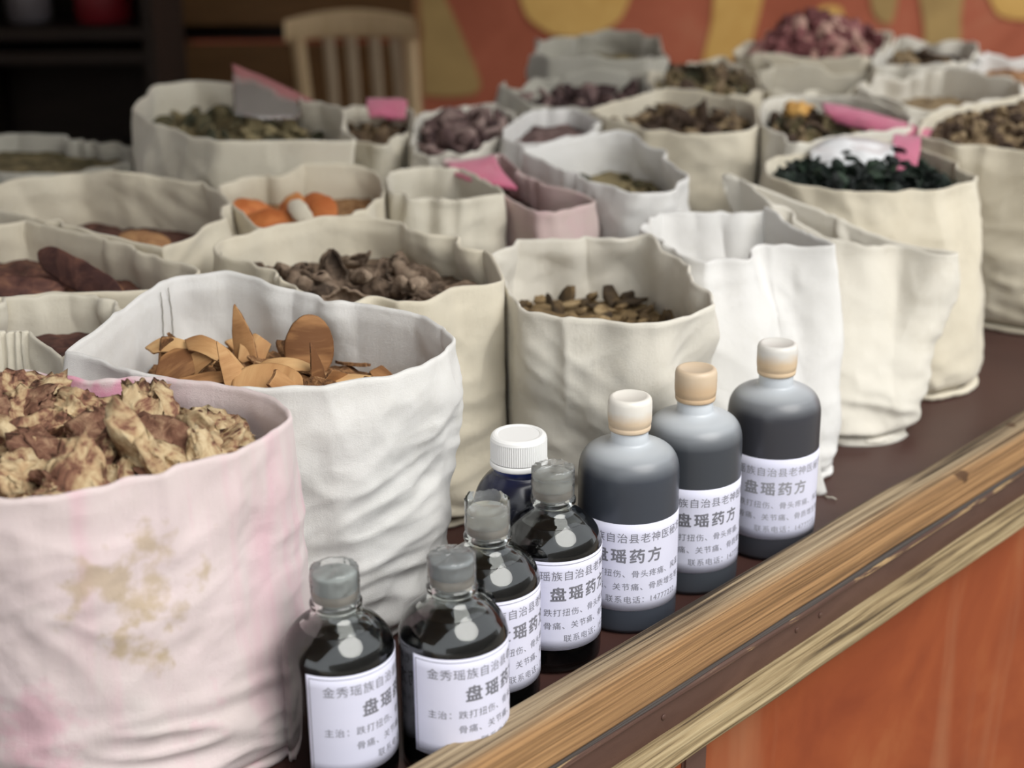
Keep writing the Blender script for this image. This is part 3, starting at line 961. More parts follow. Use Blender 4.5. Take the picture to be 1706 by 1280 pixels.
def two_sided(grid, thick, mats, name):
    """closed thin solid from an (nv,nu,3) sheet: face material 0 above, 1 on edge and underside"""
    nv, nu = grid.shape[:2]
    du = np.gradient(grid, axis=1)
    dv = np.gradient(grid, axis=0)
    n = np.cross(dv, du)
    n /= np.maximum(np.linalg.norm(n, axis=2, keepdims=True), 1e-9)
    th = thick if np.ndim(thick) else np.full((nv, nu), thick)
    a = grid + n * th[..., None] / 2
    b = grid - n * th[..., None] / 2
    vs = np.concatenate([a.reshape(-1, 3), b.reshape(-1, 3)], 0)
    k = nv * nu
    fs, fm = [], []
    for j in range(nv - 1):
        for i in range(nu - 1):
            q = j * nu + i
            fs.append((q, q + nu, q + nu + 1, q + 1)); fm.append(0)
            fs.append((k + q + 1, k + q + nu + 1, k + q + nu, k + q)); fm.append(1)
    ring = [i for i in range(nu)] + [j * nu + nu - 1 for j in range(1, nv)] + [(nv - 1) * nu + i for i in range(nu - 2, -1, -1)] + [j * nu for j in range(nv - 2, 0, -1)]
    for x, y in zip(ring, ring[1:] + ring[:1]):
        fs.append((x, y, k + y, k + x)); fm.append(1)
    nface = 2 * (nv - 1) * (nu - 1)
    me = bpy.data.meshes.new(name)
    me.from_pydata([tuple(map(float, v)) for v in vs], [], fs)
    for m in mats:
        me.materials.append(m)
    me.polygons.foreach_set('material_index', fm)
    me.polygons.foreach_set('use_smooth', [i < nface for i in range(len(fm))])
    me.update()
    return me


def bark_mesh(seed, L, W, k1, k2, T, mats, name, jag=0.12, power=2.4):
    nu, nv = 13, 25
    u = np.linspace(-1, 1, nv)[:, None]
    v = np.linspace(-1, 1, nu)[None]
    w = W * np.clip(1 - np.abs(u) ** power, 0.02, 1) ** 0.55
    n1 = noise3(stk([u * 3 + 0 * v, v * 0 + np.sign(v) * 4 + 0 * u, 0 * u + 0 * v + seed * 7.3], -1))
    w = w * (1 + jag * 2.2 * n1)
    x = u * L * (1 + 0.05 * noise3(stk([v * 3 + 0 * u, 0 * u + 0 * v + seed, np.sign(u) * 3 + 0 * v], -1)))
    y = v * w
    z = -k1 * y ** 2 / max(W, 1e-4) - k2 * x ** 2 / max(L, 1e-4)
    z = z + 0.0014 * fbm(stk([x * 60, y * 60, x * 0 + seed], -1), 3)
    g = stk([x + 0 * v, y, z], -1)
    th = T * (1 + 0.5 * noise3(stk([x * 90 + seed, y * 90, y * 0], -1)))
    return two_sided(g, th, mats, name)


def shard_mesh(seed, outline, size, bend, axis, T, mats, name):
    """piece of a curved shell with a cornered outline: outline = polygon points, bend = curvature across axis"""
    o = np.array(outline, float)
    k = len(o)
    n = 40
    d = np.vstack([o, o[:1]])
    sl = np.concatenate([[0], np.cumsum(np.linalg.norm(np.diff(d, axis=0), axis=1))])
    u = np.linspace(0, sl[-1], n, endpoint=False)
    lp = stk([np.interp(u, sl, d[:, 0]), np.interp(u, sl, d[:, 1])], 1)
    lp = lp * (1 + 0.035 * noise3(stk([u * 5, u * 0 + seed * 3.3, u * 0], -1)))[:, None]
    rows = []
    for t in (1.0, 0.93, 0.75, 0.5, 0.25, 0.02):
        rows.append(lp * t)
    g = np.array(rows) * size
    x, y = g[..., 0], g[..., 1]
    e = x * math.cos(axis) + y * math.sin(axis)
    z = -bend * e ** 2 / size - 0.12 * bend * (x * math.sin(axis) - y * math.cos(axis)) ** 2 / size + 0.0008 * fbm(stk([x * 70, y * 70, x * 0 + seed], -1), 2)
    a = stk([x, y, z], -1)
    th_ = T * (0.75 + 0.5 * noise3(stk([x * 120 + seed, y * 120, x * 0], -1)))
    b = a.copy()
    b[..., 2] -= np.maximum(th_, T * 0.4)
    b[1:, :, 2] -= 0.0006 * np.abs(noise3(stk([x[1:] * 300, y[1:] * 300, x[1:] * 0 + seed], -1)))
    m_ = len(rows)
    vs = np.concatenate([a.reshape(-1, 3), b.reshape(-1, 3)], 0)
    off = m_ * n
    fs, fm = [], []
    for j in range(m_ - 1):
        for i in range(n):
            i2 = (i + 1) % n
            fs.append((j * n + i, j * n + i2, (j + 1) * n + i2, (j + 1) * n + i)); fm.append(0)
            fs.append((off + (j + 1) * n + i, off + (j + 1) * n + i2, off + j * n + i2, off + j * n + i)); fm.append(1)
    fs.append(tuple((m_ - 1) * n + i for i in range(n))); fm.append(0)
    fs.append(tuple(off + (m_ - 1) * n + i for i in reversed(range(n)))); fm.append(1)
    nf = len(fs)
    for i in range(n):
        i2 = (i + 1) % n
        fs.append((i2, i, off + i, off + i2)); fm.append(1)
    me = bpy.data.meshes.new(name)
    me.from_pydata([tuple(map(float, v)) for v in vs], [], fs)
    for m in mats:
        me.materials.append(m)
    me.polygons.foreach_set('material_index', fm)
    me.polygons.foreach_set('use_smooth', [i < nf for i in range(len(fs))])
    me.update()
    return me


def chunk_mesh(seed, L, W, T, mats, name, sub=3, rough=0.22):
    bm = bmesh.new()
    bmesh.ops.create_icosphere(bm, subdivisions=sub, radius=1.0)
    co = np.array([v.co[:] for v in bm.verts])
    r = 1 + 0.75 * noise3(co * 1.3 + seed * 5.1) + rough * fbm(co * 3.6 + seed * 2.3, 3)
    p = co * r[:, None]
    p[:, 2] = np.sign(p[:, 2]) * np.abs(p[:, 2]) ** 0.42
    p = p * np.array([L, W, T])
    p[:, 2] += 0.17 * L * noise3(co * 1.1 + seed * 3.3 + 40) + T * 0.35 * fbm(co * 5 + seed, 2)
    p[:, 2] += 0.12 * p[:, 0]
    for v, q in zip(bm.verts, p):
        v.co = q
    bm.normal_update()
    for f in bm.faces:
        cc = f.calc_center_median()
        f.material_index = 0
        f.smooth = True
    me = bpy.data.meshes.new(name)
    bm.to_mesh(me)
    bm.free()
    for m in mats:
        me.materials.append(m)
    return me


def curl_mesh(seed, L, W, turns, mats, name, T=0.0013):
    nu, nv = 15, 27
    u = np.linspace(-1, 1, nv)[:, None]
    v = np.linspace(-1, 1, nu)[None]
    w = W * np.clip(1 - np.abs(u) ** 3, 0.12, 1) * (1 + 0.35 * noise3(stk([u * 3 + 0 * v, np.sign(v) * 3 + 0 * u, 0 * u + 0 * v + seed], -1)))
    a = v * math.pi * turns * (1 + 0.4 * np.sin(u * 2 + seed))
    rr = w / (math.pi * turns)
    x = u * L
    y = rr * np.sin(a)
    z = -rr * np.cos(a) + 0.25 * L * noise3(stk([u * 1.6 + 0 * v, 0 * u + 0 * v + seed * 1.7, 0 * u + 0 * v], -1))
    y = y + 0.35 * L * noise3(stk([u * 1.5 + 0 * v, 0 * u + 0 * v + seed * 2.7 + 9, 0 * u + 0 * v], -1))
    g = stk([x + 0 * v, y, z], -1)
    g = g + 0.0030 * stk([fbm(g * 120 + seed + k * 9, 3) for k in range(3)], -1)
    return two_sided(g, T, mats, name)


def ruffle_mesh(seed, rad, mats, name, sub=2):
    bm = bmesh.new()
    bmesh.ops.create_icosphere(bm, subdivisions=sub, radius=1.0)
    co = np.array([v.co[:] for v in bm.verts])
    r = 1 + 1.1 * noise3(co * 2.2 + seed * 5.1) + 0.5 * noise3(co * 4.6 + seed)
    p = co * r[:, None] * rad * np.array([1, 1, 0.7])
    for v, q in zip(bm.verts, p):
        v.co = q
    for f in bm.faces:
        f.smooth = sub > 2
    me = bpy.data.meshes.new(name)
    bm.to_mesh(me)
    bm.free()
    for m in mats:
        me.materials.append(m)
    return me


def contain(o, S, lim=0.95):
    """slide a piece towards the middle of its sack until no corner of it pierces the cloth"""
    me = o.data
    co = np.zeros(len(me.vertices) * 3)
    me.vertices.foreach_get('co', co)
    co = co.reshape(-1, 3)[::3]
    Rm = np.array(o.rotation_euler.to_matrix())
    w = (co * np.array(o.scale)) @ Rm.T
    for _ in range(5):
        p = w + np.array(o.location)
        d = p[:, :2] - S['fc']
        a = np.arctan2(d[:, 1], d[:, 0])
        r = np.interp(a, S['fa'], S['fr'], period=2 * math.pi)
        over = np.linalg.norm(d, axis=1) - r * lim
        over = np.where(p[:, 2] < S['h'] + 0.004, over, over - 0.012)
        k = int(np.argmax(over))
        if over[k] <= 0:
            break
        st = d[k] / max(np.linalg.norm(d[k]), 1e-6) * over[k]
        o.location.x -= st[0]
        o.location.y -= st[1]


def put(name, me, loc, rot, sc, label, cat, group):
    o = bpy.data.objects.new(name, me)
    o.location = loc
    o.rotation_euler = rot
    o.scale = (sc, sc, sc) if not hasattr(sc, '__len__') else sc
    col.objects.link(o)
    tag(o, label, cat, group)
    return o


def place_word(S, x, y):
    c = S['floop'].mean(0)
    e = S['floop'].max(0) - S['floop'].min(0)
    fx, fy = (x - c[0]) / e[0], (y - c[1]) / e[1]
    a = 'left' if fx < -0.16 else 'right' if fx > 0.16 else ''
    b_ = 'front' if fy < -0.16 else 'back' if fy > 0.16 else ''
    return (b_ + ' ' + a).strip() or 'centre'


def scatter(key, meshes, n, label, cat, group, name, seed, lift=0.004, flip=0, tilt=0.5, spread=0.92, sc=(0.8, 1.2), front=None):
    """individual pieces lying on the filling of a sack, spaced so that they do not pile on one spot"""
    S = SACKS[key]
    rr = random.Random(seed)
    lp = S['floop']
    c = lp.mean(0)
    done = []
    for k in range(n):
        best, bd = None, -1
        for _ in range(14):
            i = rr.randrange(len(lp))
            t = math.sqrt(rr.random()) * spread
            q = c + (lp[i] - c) * t
            d = min([math.hypot(q[0] - a, q[1] - b) for a, b in done] or [1])
            if d > bd:
                best, bd = q, d
        done.append(tuple(best))
        z, t = S['zat'](best[0], best[1])
        s_k = rr.uniform(*sc)
        o_ = put(name, meshes[k % len(meshes)], (best[0], best[1], z + lift * (0.4 + rr.random())), (rr.gauss(0, tilt) + (math.pi if flip and k % flip == 0 else 0), rr.gauss(0, tilt), rr.uniform(0, 6.28)), s_k, label, cat, group)
        contain(o_, S)
        t_ = (s_k - sc[0]) / (sc[1] - sc[0])
        o_['label'] = ('smaller ' if t_ < 0.34 else 'larger ' if t_ > 0.67 else '') + label + ', ' + place_word(S, o_.location.x, o_.location.y)


SHARED = ('beige dried root slice with red-brown bark in the pink sack', 'curved orange-brown bark chip heaped in the bright white sack', 'dark curled strip of dried root in the cream sack')


def hero(key, me, px, py, dz, rot, sc, label, cat, group, name):
    """a piece at the pixel it shows at, resting at filling height + dz"""
    S = SACKS[key]
    z = S['zf'] + S['mound'] * 0.7 + dz
    q = pick(px, py, z)
    o_ = put(name, me, tuple(q), rot, sc, label, cat, group)
    contain(o_, S)
    if label in SHARED:
        o_['label'] = label + ', on top at ' + place_word(S, o_.location.x, o_.location.y)
    return o_


# pink sack: chunky dried root slices
make_fill('pink', M['root_skin'], 'crumbled root bits lying under the root slices in the pink sack', 0.012, 0.010)
roots = [chunk_mesh(i + 1, 0.023 + 0.005 * (i % 3), 0.0145 + 0.003 * (i % 2), 0.0042 + 0.0012 * (i % 3), [M['root'] if i % 4 else M['root_skin']], 'root_slice', 4, 0.42) for i in range(9)]
RL = 'beige dried root slice with red-brown bark in the pink sack'
RG = 'root slices in the pink sack'
scatter('pink', roots, 46, RL, 'root slice', RG, 'root_slice', 11, 0.010, 0, 0.55, 0.88, (0.75, 1.25))
big_root = chunk_mesh(31, 0.036, 0.017, 0.0045, [M['root'], M['root_skin']], 'root_slice', 4, 0.45)
tall_root = chunk_mesh(33, 0.024, 0.013, 0.0055, [M['root'], M['root_skin']], 'root_slice', 4, 0.35)
hero('pink', big_root, 330, 712, 0.012, (0.35, 0.18, -0.15), 1.0, 'largest flat beige root slice lying at the right of the pink sack', 'root slice', RG, 'root_slice')
hero('pink', tall_root, 268, 668, 0.018, (0.9, -0.6, 0.9), 0.9, 'dark-skinned root slice standing at the back of the pink sack heap', 'root slice', RG, 'root_slice')
hero('pink', tall_root, 118, 700, 0.016, (1.0, 0.7, 2.2), 1.05, 'upright forked root slice leaning in the middle of the pink sack', 'root slice', RG, 'root_slice')
hero('pink', big_root, 15, 655, 0.030, (0.9, 0.2, 0.9), 0.85, 'highest root slice piled at the left edge of the pink sack', 'root slice', RG, 'root_slice')
for i, (px, py, dz) in enumerate(((25, 690, 0.022), (60, 670, 0.022), (5, 720, 0.018), (70, 730, 0.012), (-30, 680, 0.025), (180, 715, 0.010), (200, 690, 0.010))):
    hero('pink', roots[i], px, py, dz, (0.4 + 0.2 * i, -0.3 + 0.15 * i, i * 1.3), 1.15, RL, 'root slice', RG, 'root_slice')

# white sack: bark chips
make_fill('white', M['bark_out'], 'brown bark crumbs under the chips in the white sack', 0.016, 0.010)
BM = [M['bark_in'], M['bark_out']]
_ol = [[(-1, -.3), (-.4, -.55), (.5, -.45), (1, -.1), (.7, .35), (-.2, .5), (-.9, .25)],
       [(-1, -.2), (.2, -.6), (1.05, .05), (.3, .3), (-.8, .45)],
       [(-.9, -.5), (.3, -.7), (.9, 0), (.2, .65), (-.5, .5), (-1, .1)],
       [(-1.1, 0), (-.3, -.35), (.9, -.4), (1.1, .1), (.1, .3)],
       [(-.8, -.6), (.6, -.5), (.8, .4), (.1, .8), (-.7, .5)],
       [(-1.2, -.15), (.1, -.3), (1.2, -.2), (1.1, .2), (0, .35), (-1.1, .25)]]
chips = [shard_mesh(i + 1, _ol[i % 6], 0.019 + 0.002 * (i % 3), 0.35 + 0.12 * (i % 3), math.pi / 2 if i % 2 else 0.9, 0.0032, BM, 'bark_chip') for i in range(8)]
BL = 'curved orange-brown bark chip heaped in the bright white sack'
BG = 'bark chips in the white sack'
scatter('white', chips, 26, BL, 'bark chip', BG, 'bark_chip', 5, 0.004, 3, 0.6, 0.80, (0.75, 1.1))
circ = [(math.cos(a) * 0.72, math.sin(a) * (1.05 if math.sin(a) > 0 else 0.85)) for a in np.linspace(0, 2 * math.pi, 20, endpoint=False)]
broad = shard_mesh(21, circ, 0.026, 0.30, 0.0, 0.0040, BM, 'bark_chip')
sharp = shard_mesh(22, [(-.45, -.9), (.42, -1.0), (.36, -.1), (.05, .7), (-.16, 1.05), (-.35, .2)], 0.026, 0.30, 0.2, 0.0020, BM, 'bark_chip')
long_ = shard_mesh(23, [(-1.15, .12), (-.7, -.28), (.3, -.34), (1.1, -.22), (1.2, .02), (.4, .22), (-.6, .30)], 0.028, 0.42, 0.25, 0.0022, BM, 'bark_chip')
def stand(lean, roll, yaw):
    """rotation of a chip standing with its long axis up, smooth face to the customer"""
    m_ = Matrix.Rotation(R(yaw), 3, 'Z') @ Matrix.Rotation(R(90 - lean), 3, 'X') @ Matrix.Rotation(R(roll), 3, 'Z')
    return tuple(m_.to_euler())


HB = [
    (broad, 517, 585, 0.016, stand(12, -6, 18), 1.0, 'broad rounded bark chip standing upright at the right of the white sack'),
    (broad, 452, 640, 0.010, stand(50, 80, 0), 1.05, 'broad domed bark chip lying at the front rim of the white sack'),
    (sharp, 403, 560, 0.024, stand(20, 18, -25), 0.95, 'pointed bark chip rising highest at the back of the white sack'),
    (sharp, 383, 608, 0.022, stand(25, 8, 30), 0.72, 'pale triangular bark chip standing in the centre of the white sack'),
    (long_, 285, 572, 0.022, stand(62, -12, 0), 0.88, 'long orange bark chip jutting out at the left of the white sack'),
    (long_, 352, 578, 0.026, stand(55, -28, 0), 0.88, 'long arched bark chip across the middle of the white sack'),
    (long_, 472, 605, 0.018, stand(60, 6, 0), 0.8, 'arched bark chip with crumbled edge right of centre in the white sack'),
    (sharp, 530, 612, 0.016, stand(8, 0, 60), 0.72, 'narrow bark chip standing on edge before the broad upright chip'),
]
for me_, px, py, dz, rot, sc, lab in HB:
    hero('white', me_, px, py, dz, rot, sc, lab, 'bark chip', BG, 'bark_chip')
for me_, px, py, dz, rot, sc in ((chips[2], 300, 600, 0.016, stand(50, 30, 10), 0.9), (chips[5], 345, 630, 0.010, stand(55, 10, 0), 0.8), (chips[1], 575, 630, 0.004, stand(75, 10, 0), 0.9), (chips[0], 330, 600, 0.016, stand(40, 40, -30), 0.9), (chips[4], 425, 585, 0.014, stand(30, 60, 10), 0.8), (chips[3], 490, 628, 0.008, stand(60, -20, 0), 0.9)):
    hero('white', me_, px, py, dz, rot, sc, BL, 'bark chip', BG, 'bark_chip')

# curled roots
make_fill('curl', M['curl'], 'dark crumbs under the curled roots in the cream sack', 0.004, 0.006)
curls = [curl_mesh(i + 1, 0.019 + 0.004 * (i % 3), 0.014, 0.55 + 0.22 * (i % 3), [M['curl'], M['curl']], 'curled_root') for i in range(7)]
CL = 'dark curled strip of dried root in the cream sack'
scatter('curl', curls, 28, CL, 'dried root', 'curled roots in the cream sack', 'curled_root', 8, 0.008, 0, 0.5, 0.86, (0.95, 1.4))
for i, (px, py, dz) in enumerate(((505, 468, .012), (560, 480, .012), (600, 462, .020), (650, 470, .018), (725, 482, .012), (700, 478, .012), (620, 480, .014))):
    hero('curl', curls[i], px, py, dz, (0.5 * (i % 2), 0.7 - 0.2 * i, i * 0.9), 1.35, CL, 'dried root', 'curled roots in the cream sack', 'curled_root')

# small slices
make_fill('slices', M['slice'], 'dark crumbs under the slices in the sack behind the plastic bottles', 0.006, 0.006)
sl = [chunk_mesh(i + 51, 0.0085 + 0.002 * (i % 3), 0.007, 0.0024, [M['slice'], M['curl']], 'herb_slice', 2, 0.3) for i in range(7)]
scatter('slices', sl, 70, 'small yellow-brown dried slice in the sack behind the plastic bottles', 'herb slice', 'yellow-brown slices', 'herb_slice', 9, 0.006, 0, 0.5, 0.93, (0.75, 1.3))

make_fill('half', M['slice'], 'low herb filling deep in the white sack with pointed corner', 0.003, 0.004)
scatter('half', sl, 30, 'small brown dried slice deep in the white pointed-corner sack', 'herb slice', 'slices in the pointed-corner sack', 'herb_slice', 12, 0.004, 0, 0.4, 0.9, (0.8, 1.2))

# red-brown bark strips
make_fill('redbark', M['redbark'], 'dark bark crumbs under the red-brown strips at the left', 0.004, 0.006)
strips = [bark_mesh(i + 61, 0.042 + 0.008 * (i % 2), 0.012, 0.12, 0.12, 0.004, [M['redbark'], M['tanedge']], 'bark_strip', 0.08, 3.5) for i in range(4)]
hero('redbark', strips[1], 130, 458, 0.020, (R(62), R(16), R(-32)), 1.05, 'long dark bark strip with tan edge leaning across the left cream sack', 'bark strip', 'red-brown bark strips', 'bark_strip')
hero('redbark', strips[0], 30, 478, 0.012, (R(40), R(5), R(10)), 0.9, 'short dark red bark strip at the left image edge in its sack', 'bark strip', 'red-brown bark strips', 'bark_strip')
hero('redbark', strips[2], 60, 480, 0.004, (R(30), R(-5), R(40)), 0.8, 'red-brown bark strip half buried at the bottom of the left sack', 'bark strip', 'red-brown bark strips', 'bark_strip')
hero('redbark', strips[3], -30, 462, 0.010, (R(30), R(10), R(-10)), 0.9, 'red-brown bark strip half buried at the bottom of the left sack', 'bark strip', 'red-brown bark strips', 'bark_strip')
make_fill('left', M['redbark'], 'dark bark filling deep in the pleated cream sack at left', 0.006, 0.006)
lb = bark_mesh(71, 0.030, 0.016, 0.45, 0.2, 0.005, [M['tanedge'], M['redbark']], 'bark_strip', 0.08, 2.5)
hero('left', lb, 235, 402, 0.018, (R(35), R(5), R(-15)), 1.0, 'tan bark piece lying deep in the pleated cream sack', 'bark strip', None, 'bark_strip')
hero('left', strips[1], 160, 400, 0.004, (R(20), R(5), R(20)), 0.9, 'dark bark piece behind the tan one in the pleated cream sack', 'bark strip', None, 'bark_strip')
make_fill('gap', M['redbark'], 'dark filling hidden in the crumpled cream sack at left', 0.0, 0.004)

# orange slices
make_fill('orange', M['bark_out'], 'brown crumbs under the orange slices', 0.004, 0.005)
ors = [bark_mesh(i + 81, 0.030, 0.018, 0.4, 0.3, 0.006, [M['orange'], M['redbark'] if i % 2 else M['orange']], 'orange_slice', 0.08, 2.6) for i in range(4)]
for i, (px, py, dz, rot, sc, lab) in enumerate((
        (415, 345, 0.012, (R(30), R(20), R(30)), 0.85, 'orange bark slice with dark tip at the left of its sack'),
        (450, 362, 0.012, (R(25), R(0), R(-15)), 1.0, 'broad orange bark slice lying in the front of its sack'),
        (520, 345, 0.016, (R(40), R(10), R(-50)), 1.0, 'long orange bark slice leaning at the right of its sack'),
        (480, 340, 0.014, (R(50), R(0), R(-60)), 0.8, 'dark-edged orange bark slice standing in the middle of its sack'))):
    hero('orange', ors[i], px, py, dz, rot, sc, lab, 'bark slice', 'orange bark slices', 'orange_slice')
ps = bark_mesh(91, 0.026, 0.008, 0.4, 0.2, 0.004, [M['cream_b'], M['redbark']], 'pale_slice', 0.06, 3)
hero('orange', ps, 498, 350, 0.022, (R(30), R(15), R(-62)), 1.0, 'pale slice with dark tip lying among the orange slices', 'bark slice', 'orange bark slices', 'pale_slice')
make_fill('small', M['brown_herb'], 'dim brown filling inside the small cream sack', 0.0, 0.004)
make_fill('rose', M['brown_herb'], 'dim brown filling inside the rose pink sack', 0.0, 0.004)
make_fill('grey', M['olive'], 'dull green filling deep in the grey-lined sack', 0.006, 0.006)

# blurred herbs further back
bits = [chunk_mesh(i + 101, 0.011, 0.008, 0.003, [M['olive']], 'herb_piece', 2, 0.3) for i in range(6)]
make_fill('herb', M['olive'], 'olive crumbs under the herb pieces in the stout sack', 0.010, 0.008)
scatter('herb', bits, 70, 'olive brown dried herb piece in the stout greyish sack', 'herb piece', 'olive herb pieces', 'herb_piece', 21, 0.006, 0, 0.6, 0.92, (0.8, 1.5))
scatter('grey', bits, 18, 'dull green herb piece deep in the grey-lined sack', 'herb piece', 'herbs in the grey-lined sack', 'herb_piece', 22, 0.004, 0, 0.5, 0.85, (0.8, 1.3))
leaves = [curl_mesh(i + 41, 0.013, 0.016, 0.35 + 0.2 * (i % 2), [M['leaf'], M['leaf']], 'dried_leaf', 0.0009) for i in range(6)]
make_fill('leaf', M['leaf'], 'dark leaf crumbs under the green leaves', 0.016, 0.010)
scatter('leaf', leaves, 120, 'crumpled dark green dried leaf heaped in the right-hand sack', 'leaf', 'dark green leaves', 'dried_leaf', 23, 0.010, 0, 0.9, 0.90, (0.6, 1.1))
bh = [ruffle_mesh(i + 1, 0.0085, [M['brown_herb']], 'dried_flower', 2) for i in range(6)]
make_fill('flower', M['brown_herb'], 'brown crumbs under the dried flowers at the right edge', 0.022, 0.008)
scatter('flower', bh, 110, 'brown dried flower head in the large sack at right', 'dried flower', 'brown dried flowers', 'dried_flower', 24, 0.006, 0, 0.9, 0.94, (0.7, 1.2))
gh = [curl_mesh(i + 141, 0.012, 0.013, 0.4, [M['olive'], M['brown_herb']], 'green_herb', 0.0009) for i in range(4)]
make_fill('amber', M['leaf'], 'dark crumbs under the mixed green herbs', 0.008, 0.008)
scatter('amber', gh, 60, 'olive green dried herb in the sack under the pink cloth', 'herb piece', 'mixed green herbs', 'green_herb', 25, 0.008, 0, 0.8, 0.92, (0.8, 1.4))
am = ruffle_mesh(77, 0.017, [M['yellow_herb']], 'amber_flower', 3)
hero('amber', am, 1332, 186, 0.012, (0.2, 0.1, 0), 1.0, 'amber orange dried flower on top of the mixed green herbs', 'dried flower', None, 'amber_flower')
wd = [chunk_mesh(i + 151, 0.014, 0.008, 0.003, [M['brown_herb']], 'brown_herb_piece', 2, 0.3) for i in range(4)]
make_fill('wide', M['brown_herb'], 'brown crumbs filling the broad cream sack', 0.008, 0.008)
scatter('wide', wd, 40, 'brown dried herb piece in the broad cream sack', 'herb piece', 'brown herbs in the broad sack', 'brown_herb_piece', 26, 0.006, 0, 0.6, 0.92, (0.9, 1.5))
make_fill('dark', M['brown_herb'], 'dark crumbs filling the sack beside the olive herbs', 0.008, 0.008)
scatter('dark', wd, 24, 'dark brown herb piece in the sack beside the olive herbs', 'herb piece', 'herbs beside the olive sack', 'brown_herb_piece', 27, 0.006, 0, 0.6, 0.9, (0.8, 1.2))
M['purple'] = mottled('purple_brown_herb', [(0.33, (0.05, 0.03, 0.03)), (0.5, (0.15, 0.095, 0.09)), (0.7, (0.30, 0.22, 0.20))], 40, 0.85, 0.002, rand=0.5)
pw = [chunk_mesh(i + 161, 0.015, 0.009, 0.004, [M['purple']], 'purple_herb_piece', 2, 0.35) for i in range(4)]
make_fill('mid', M['purple'], 'purple-brown crumbs filling the white-rimmed sack', 0.022, 0.010)
scatter('mid', pw, 40, 'purple-brown herb piece heaped in the white-rimmed middle sack', 'herb piece', 'purple-brown herbs', 'purple_herb_piece', 28, 0.008, 0, 0.7, 0.92, (0.9, 1.4))
make_fill('tent', M['purple'], 'herb filling inside the tented white sack', 0.004, 0.006)
make_fill('dim', M['olive'], 'herb filling inside the dim slumped sack', 0.0, 0.006)
make_fill('far_grey', M['olive'], 'herb filling inside the furthest grey sack', 0.012, 0.010)
make_fill('far_pinkrim', M['purple'], 'herb filling inside the pink-rimmed grey sack', 0.012, 0.010)
scatter('far_pinkrim', pw, 26, 'purple-brown herb piece in the pink-rimmed grey sack', 'herb piece', 'herbs in the pink-rimmed sack', 'purple_herb_piece', 29, 0.008, 0, 0.7, 0.92, (0.9, 1.4))
make_fill('far_brown', M['olive'], 'crumbs under the leafy herbs in the back row centre', 0.020, 0.010)
scatter('far_brown', gh, 44, 'brown leafy herb piece heaped in the back row centre sack', 'herb piece', 'leafy herbs in the back row', 'green_herb', 30, 0.010, 0, 0.9, 0.92, (1.0, 1.7))
pf = [ruffle_mesh(i + 31, 0.014, [M['pink_flower']], 'pink_flower', 2) for i in range(6)]
make_fill('far_flower', M['pink_flower'], 'petal crumbs under the pink dried flowers', 0.050, 0.012)
scatter('far_flower', pf, 80, 'pink dried flower heaped in the sack by the mural wall', 'dried flower', 'pink dried flowers', 'pink_flower', 31, 0.010, 0, 0.9, 0.95, (0.8, 1.3))
make_fill('far_box', M['brown_herb'], 'herb filling inside the flat-rimmed greyish sack', 0.0, 0.008)
make_fill('far_right', M['brown_herb'], 'brown filling inside the rolled-rim sack right of the flowers', 0.010, 0.010)
scatter('far_right', wd, 24, 'brown herb piece in the sack right of the pink flowers', 'herb piece', 'herbs right of the pink flowers', 'brown_herb_piece', 32, 0.008, 0, 0.7, 0.92, (1.0, 1.6))
make_fill('far_roll', M['brown_herb'], 'brown filling inside the rolled-rim white sack', 0.004, 0.008)
make_fill('far_corner', M['tanedge'], 'tan filling inside the sack at the right edge', 0.014, 0.010)
make_fill('folded', M['slice'], 'herb filling hidden inside the slumped-shut sack', 0.0, 0.003)


# ------------------------------------------------------------------ cloths and films among the sacks
def sheet_from_px(rows, nu, thick, mat, name, seed, amp=0.004, parent=None):
    """cloth strip through rows of (px, py, camera distance) control points, in the scene at their own depth"""
    g0 = np.array([spline([at(*q) for q in row], 8) for row in rows])
    k = g0.shape[1]
    g = np.zeros((len(rows) * 4 - 3, k, 3))
    for i in range(k):
        g[:, i] = spline(g0[:, i], 4)
    n = stk([noise3(g * 40 + seed + q * 11) for q in range(3)], -1)
    g = g + n * amp
    c = g.reshape(-1, 3).mean(0)
    me = two_sided(g - c, thick, [mat, mat], name)
    o = link_mesh(name, me, parent)
    o.location = c
    return o


pc = sheet_from_px([[(1366, 172, 1.93), (1430, 184, 1.90), (1500, 203, 1.86), (1572, 224, 1.82)],
                    [(1378, 188, 1.90), (1435, 200, 1.87), (1500, 217, 1.83), (1562, 234, 1.79)],
                    [(1392, 206, 1.89), (1440, 217, 1.86), (1500, 230, 1.82), (1552, 242, 1.78)]], 30, 0.004, M['pink_cloth'], 'pink_cloth', 3.0)
tag(pc, 'bright pink cloth strip draped over the sacks behind the green leaves', 'cloth')
pf2 = sheet_from_px([[(1488, 224, 1.76), (1510, 226, 1.755), (1533, 228, 1.75)],
                     [(1490, 255, 1.705), (1512, 256, 1.70), (1531, 257, 1.70)],
                     [(1493, 286, 1.665), (1512, 287, 1.66), (1529, 287, 1.66)]], 20, 0.003, M['pink_cloth'], 'pink_flap', 6.0)
tag(pf2, 'pink cloth flap hanging down into the green leaf sack', 'cloth')
wp = sheet_from_px([[(1352, 246, 1.74), (1400, 226, 1.74), (1450, 232, 1.74), (1490, 242, 1.73)],
                    [(1352, 268, 1.70), (1400, 258, 1.69), (1450, 256, 1.69), (1488, 262, 1.68)],
                    [(1358, 284, 1.675), (1400, 278, 1.67), (1445, 272, 1.665), (1484, 276, 1.67)]], 20, 0.002, M['plastic_sheet'], 'plastic_bag', 9.0, 0.008)
tag(wp, 'crumpled white plastic bag lying on the dark green leaves', 'plastic bag')
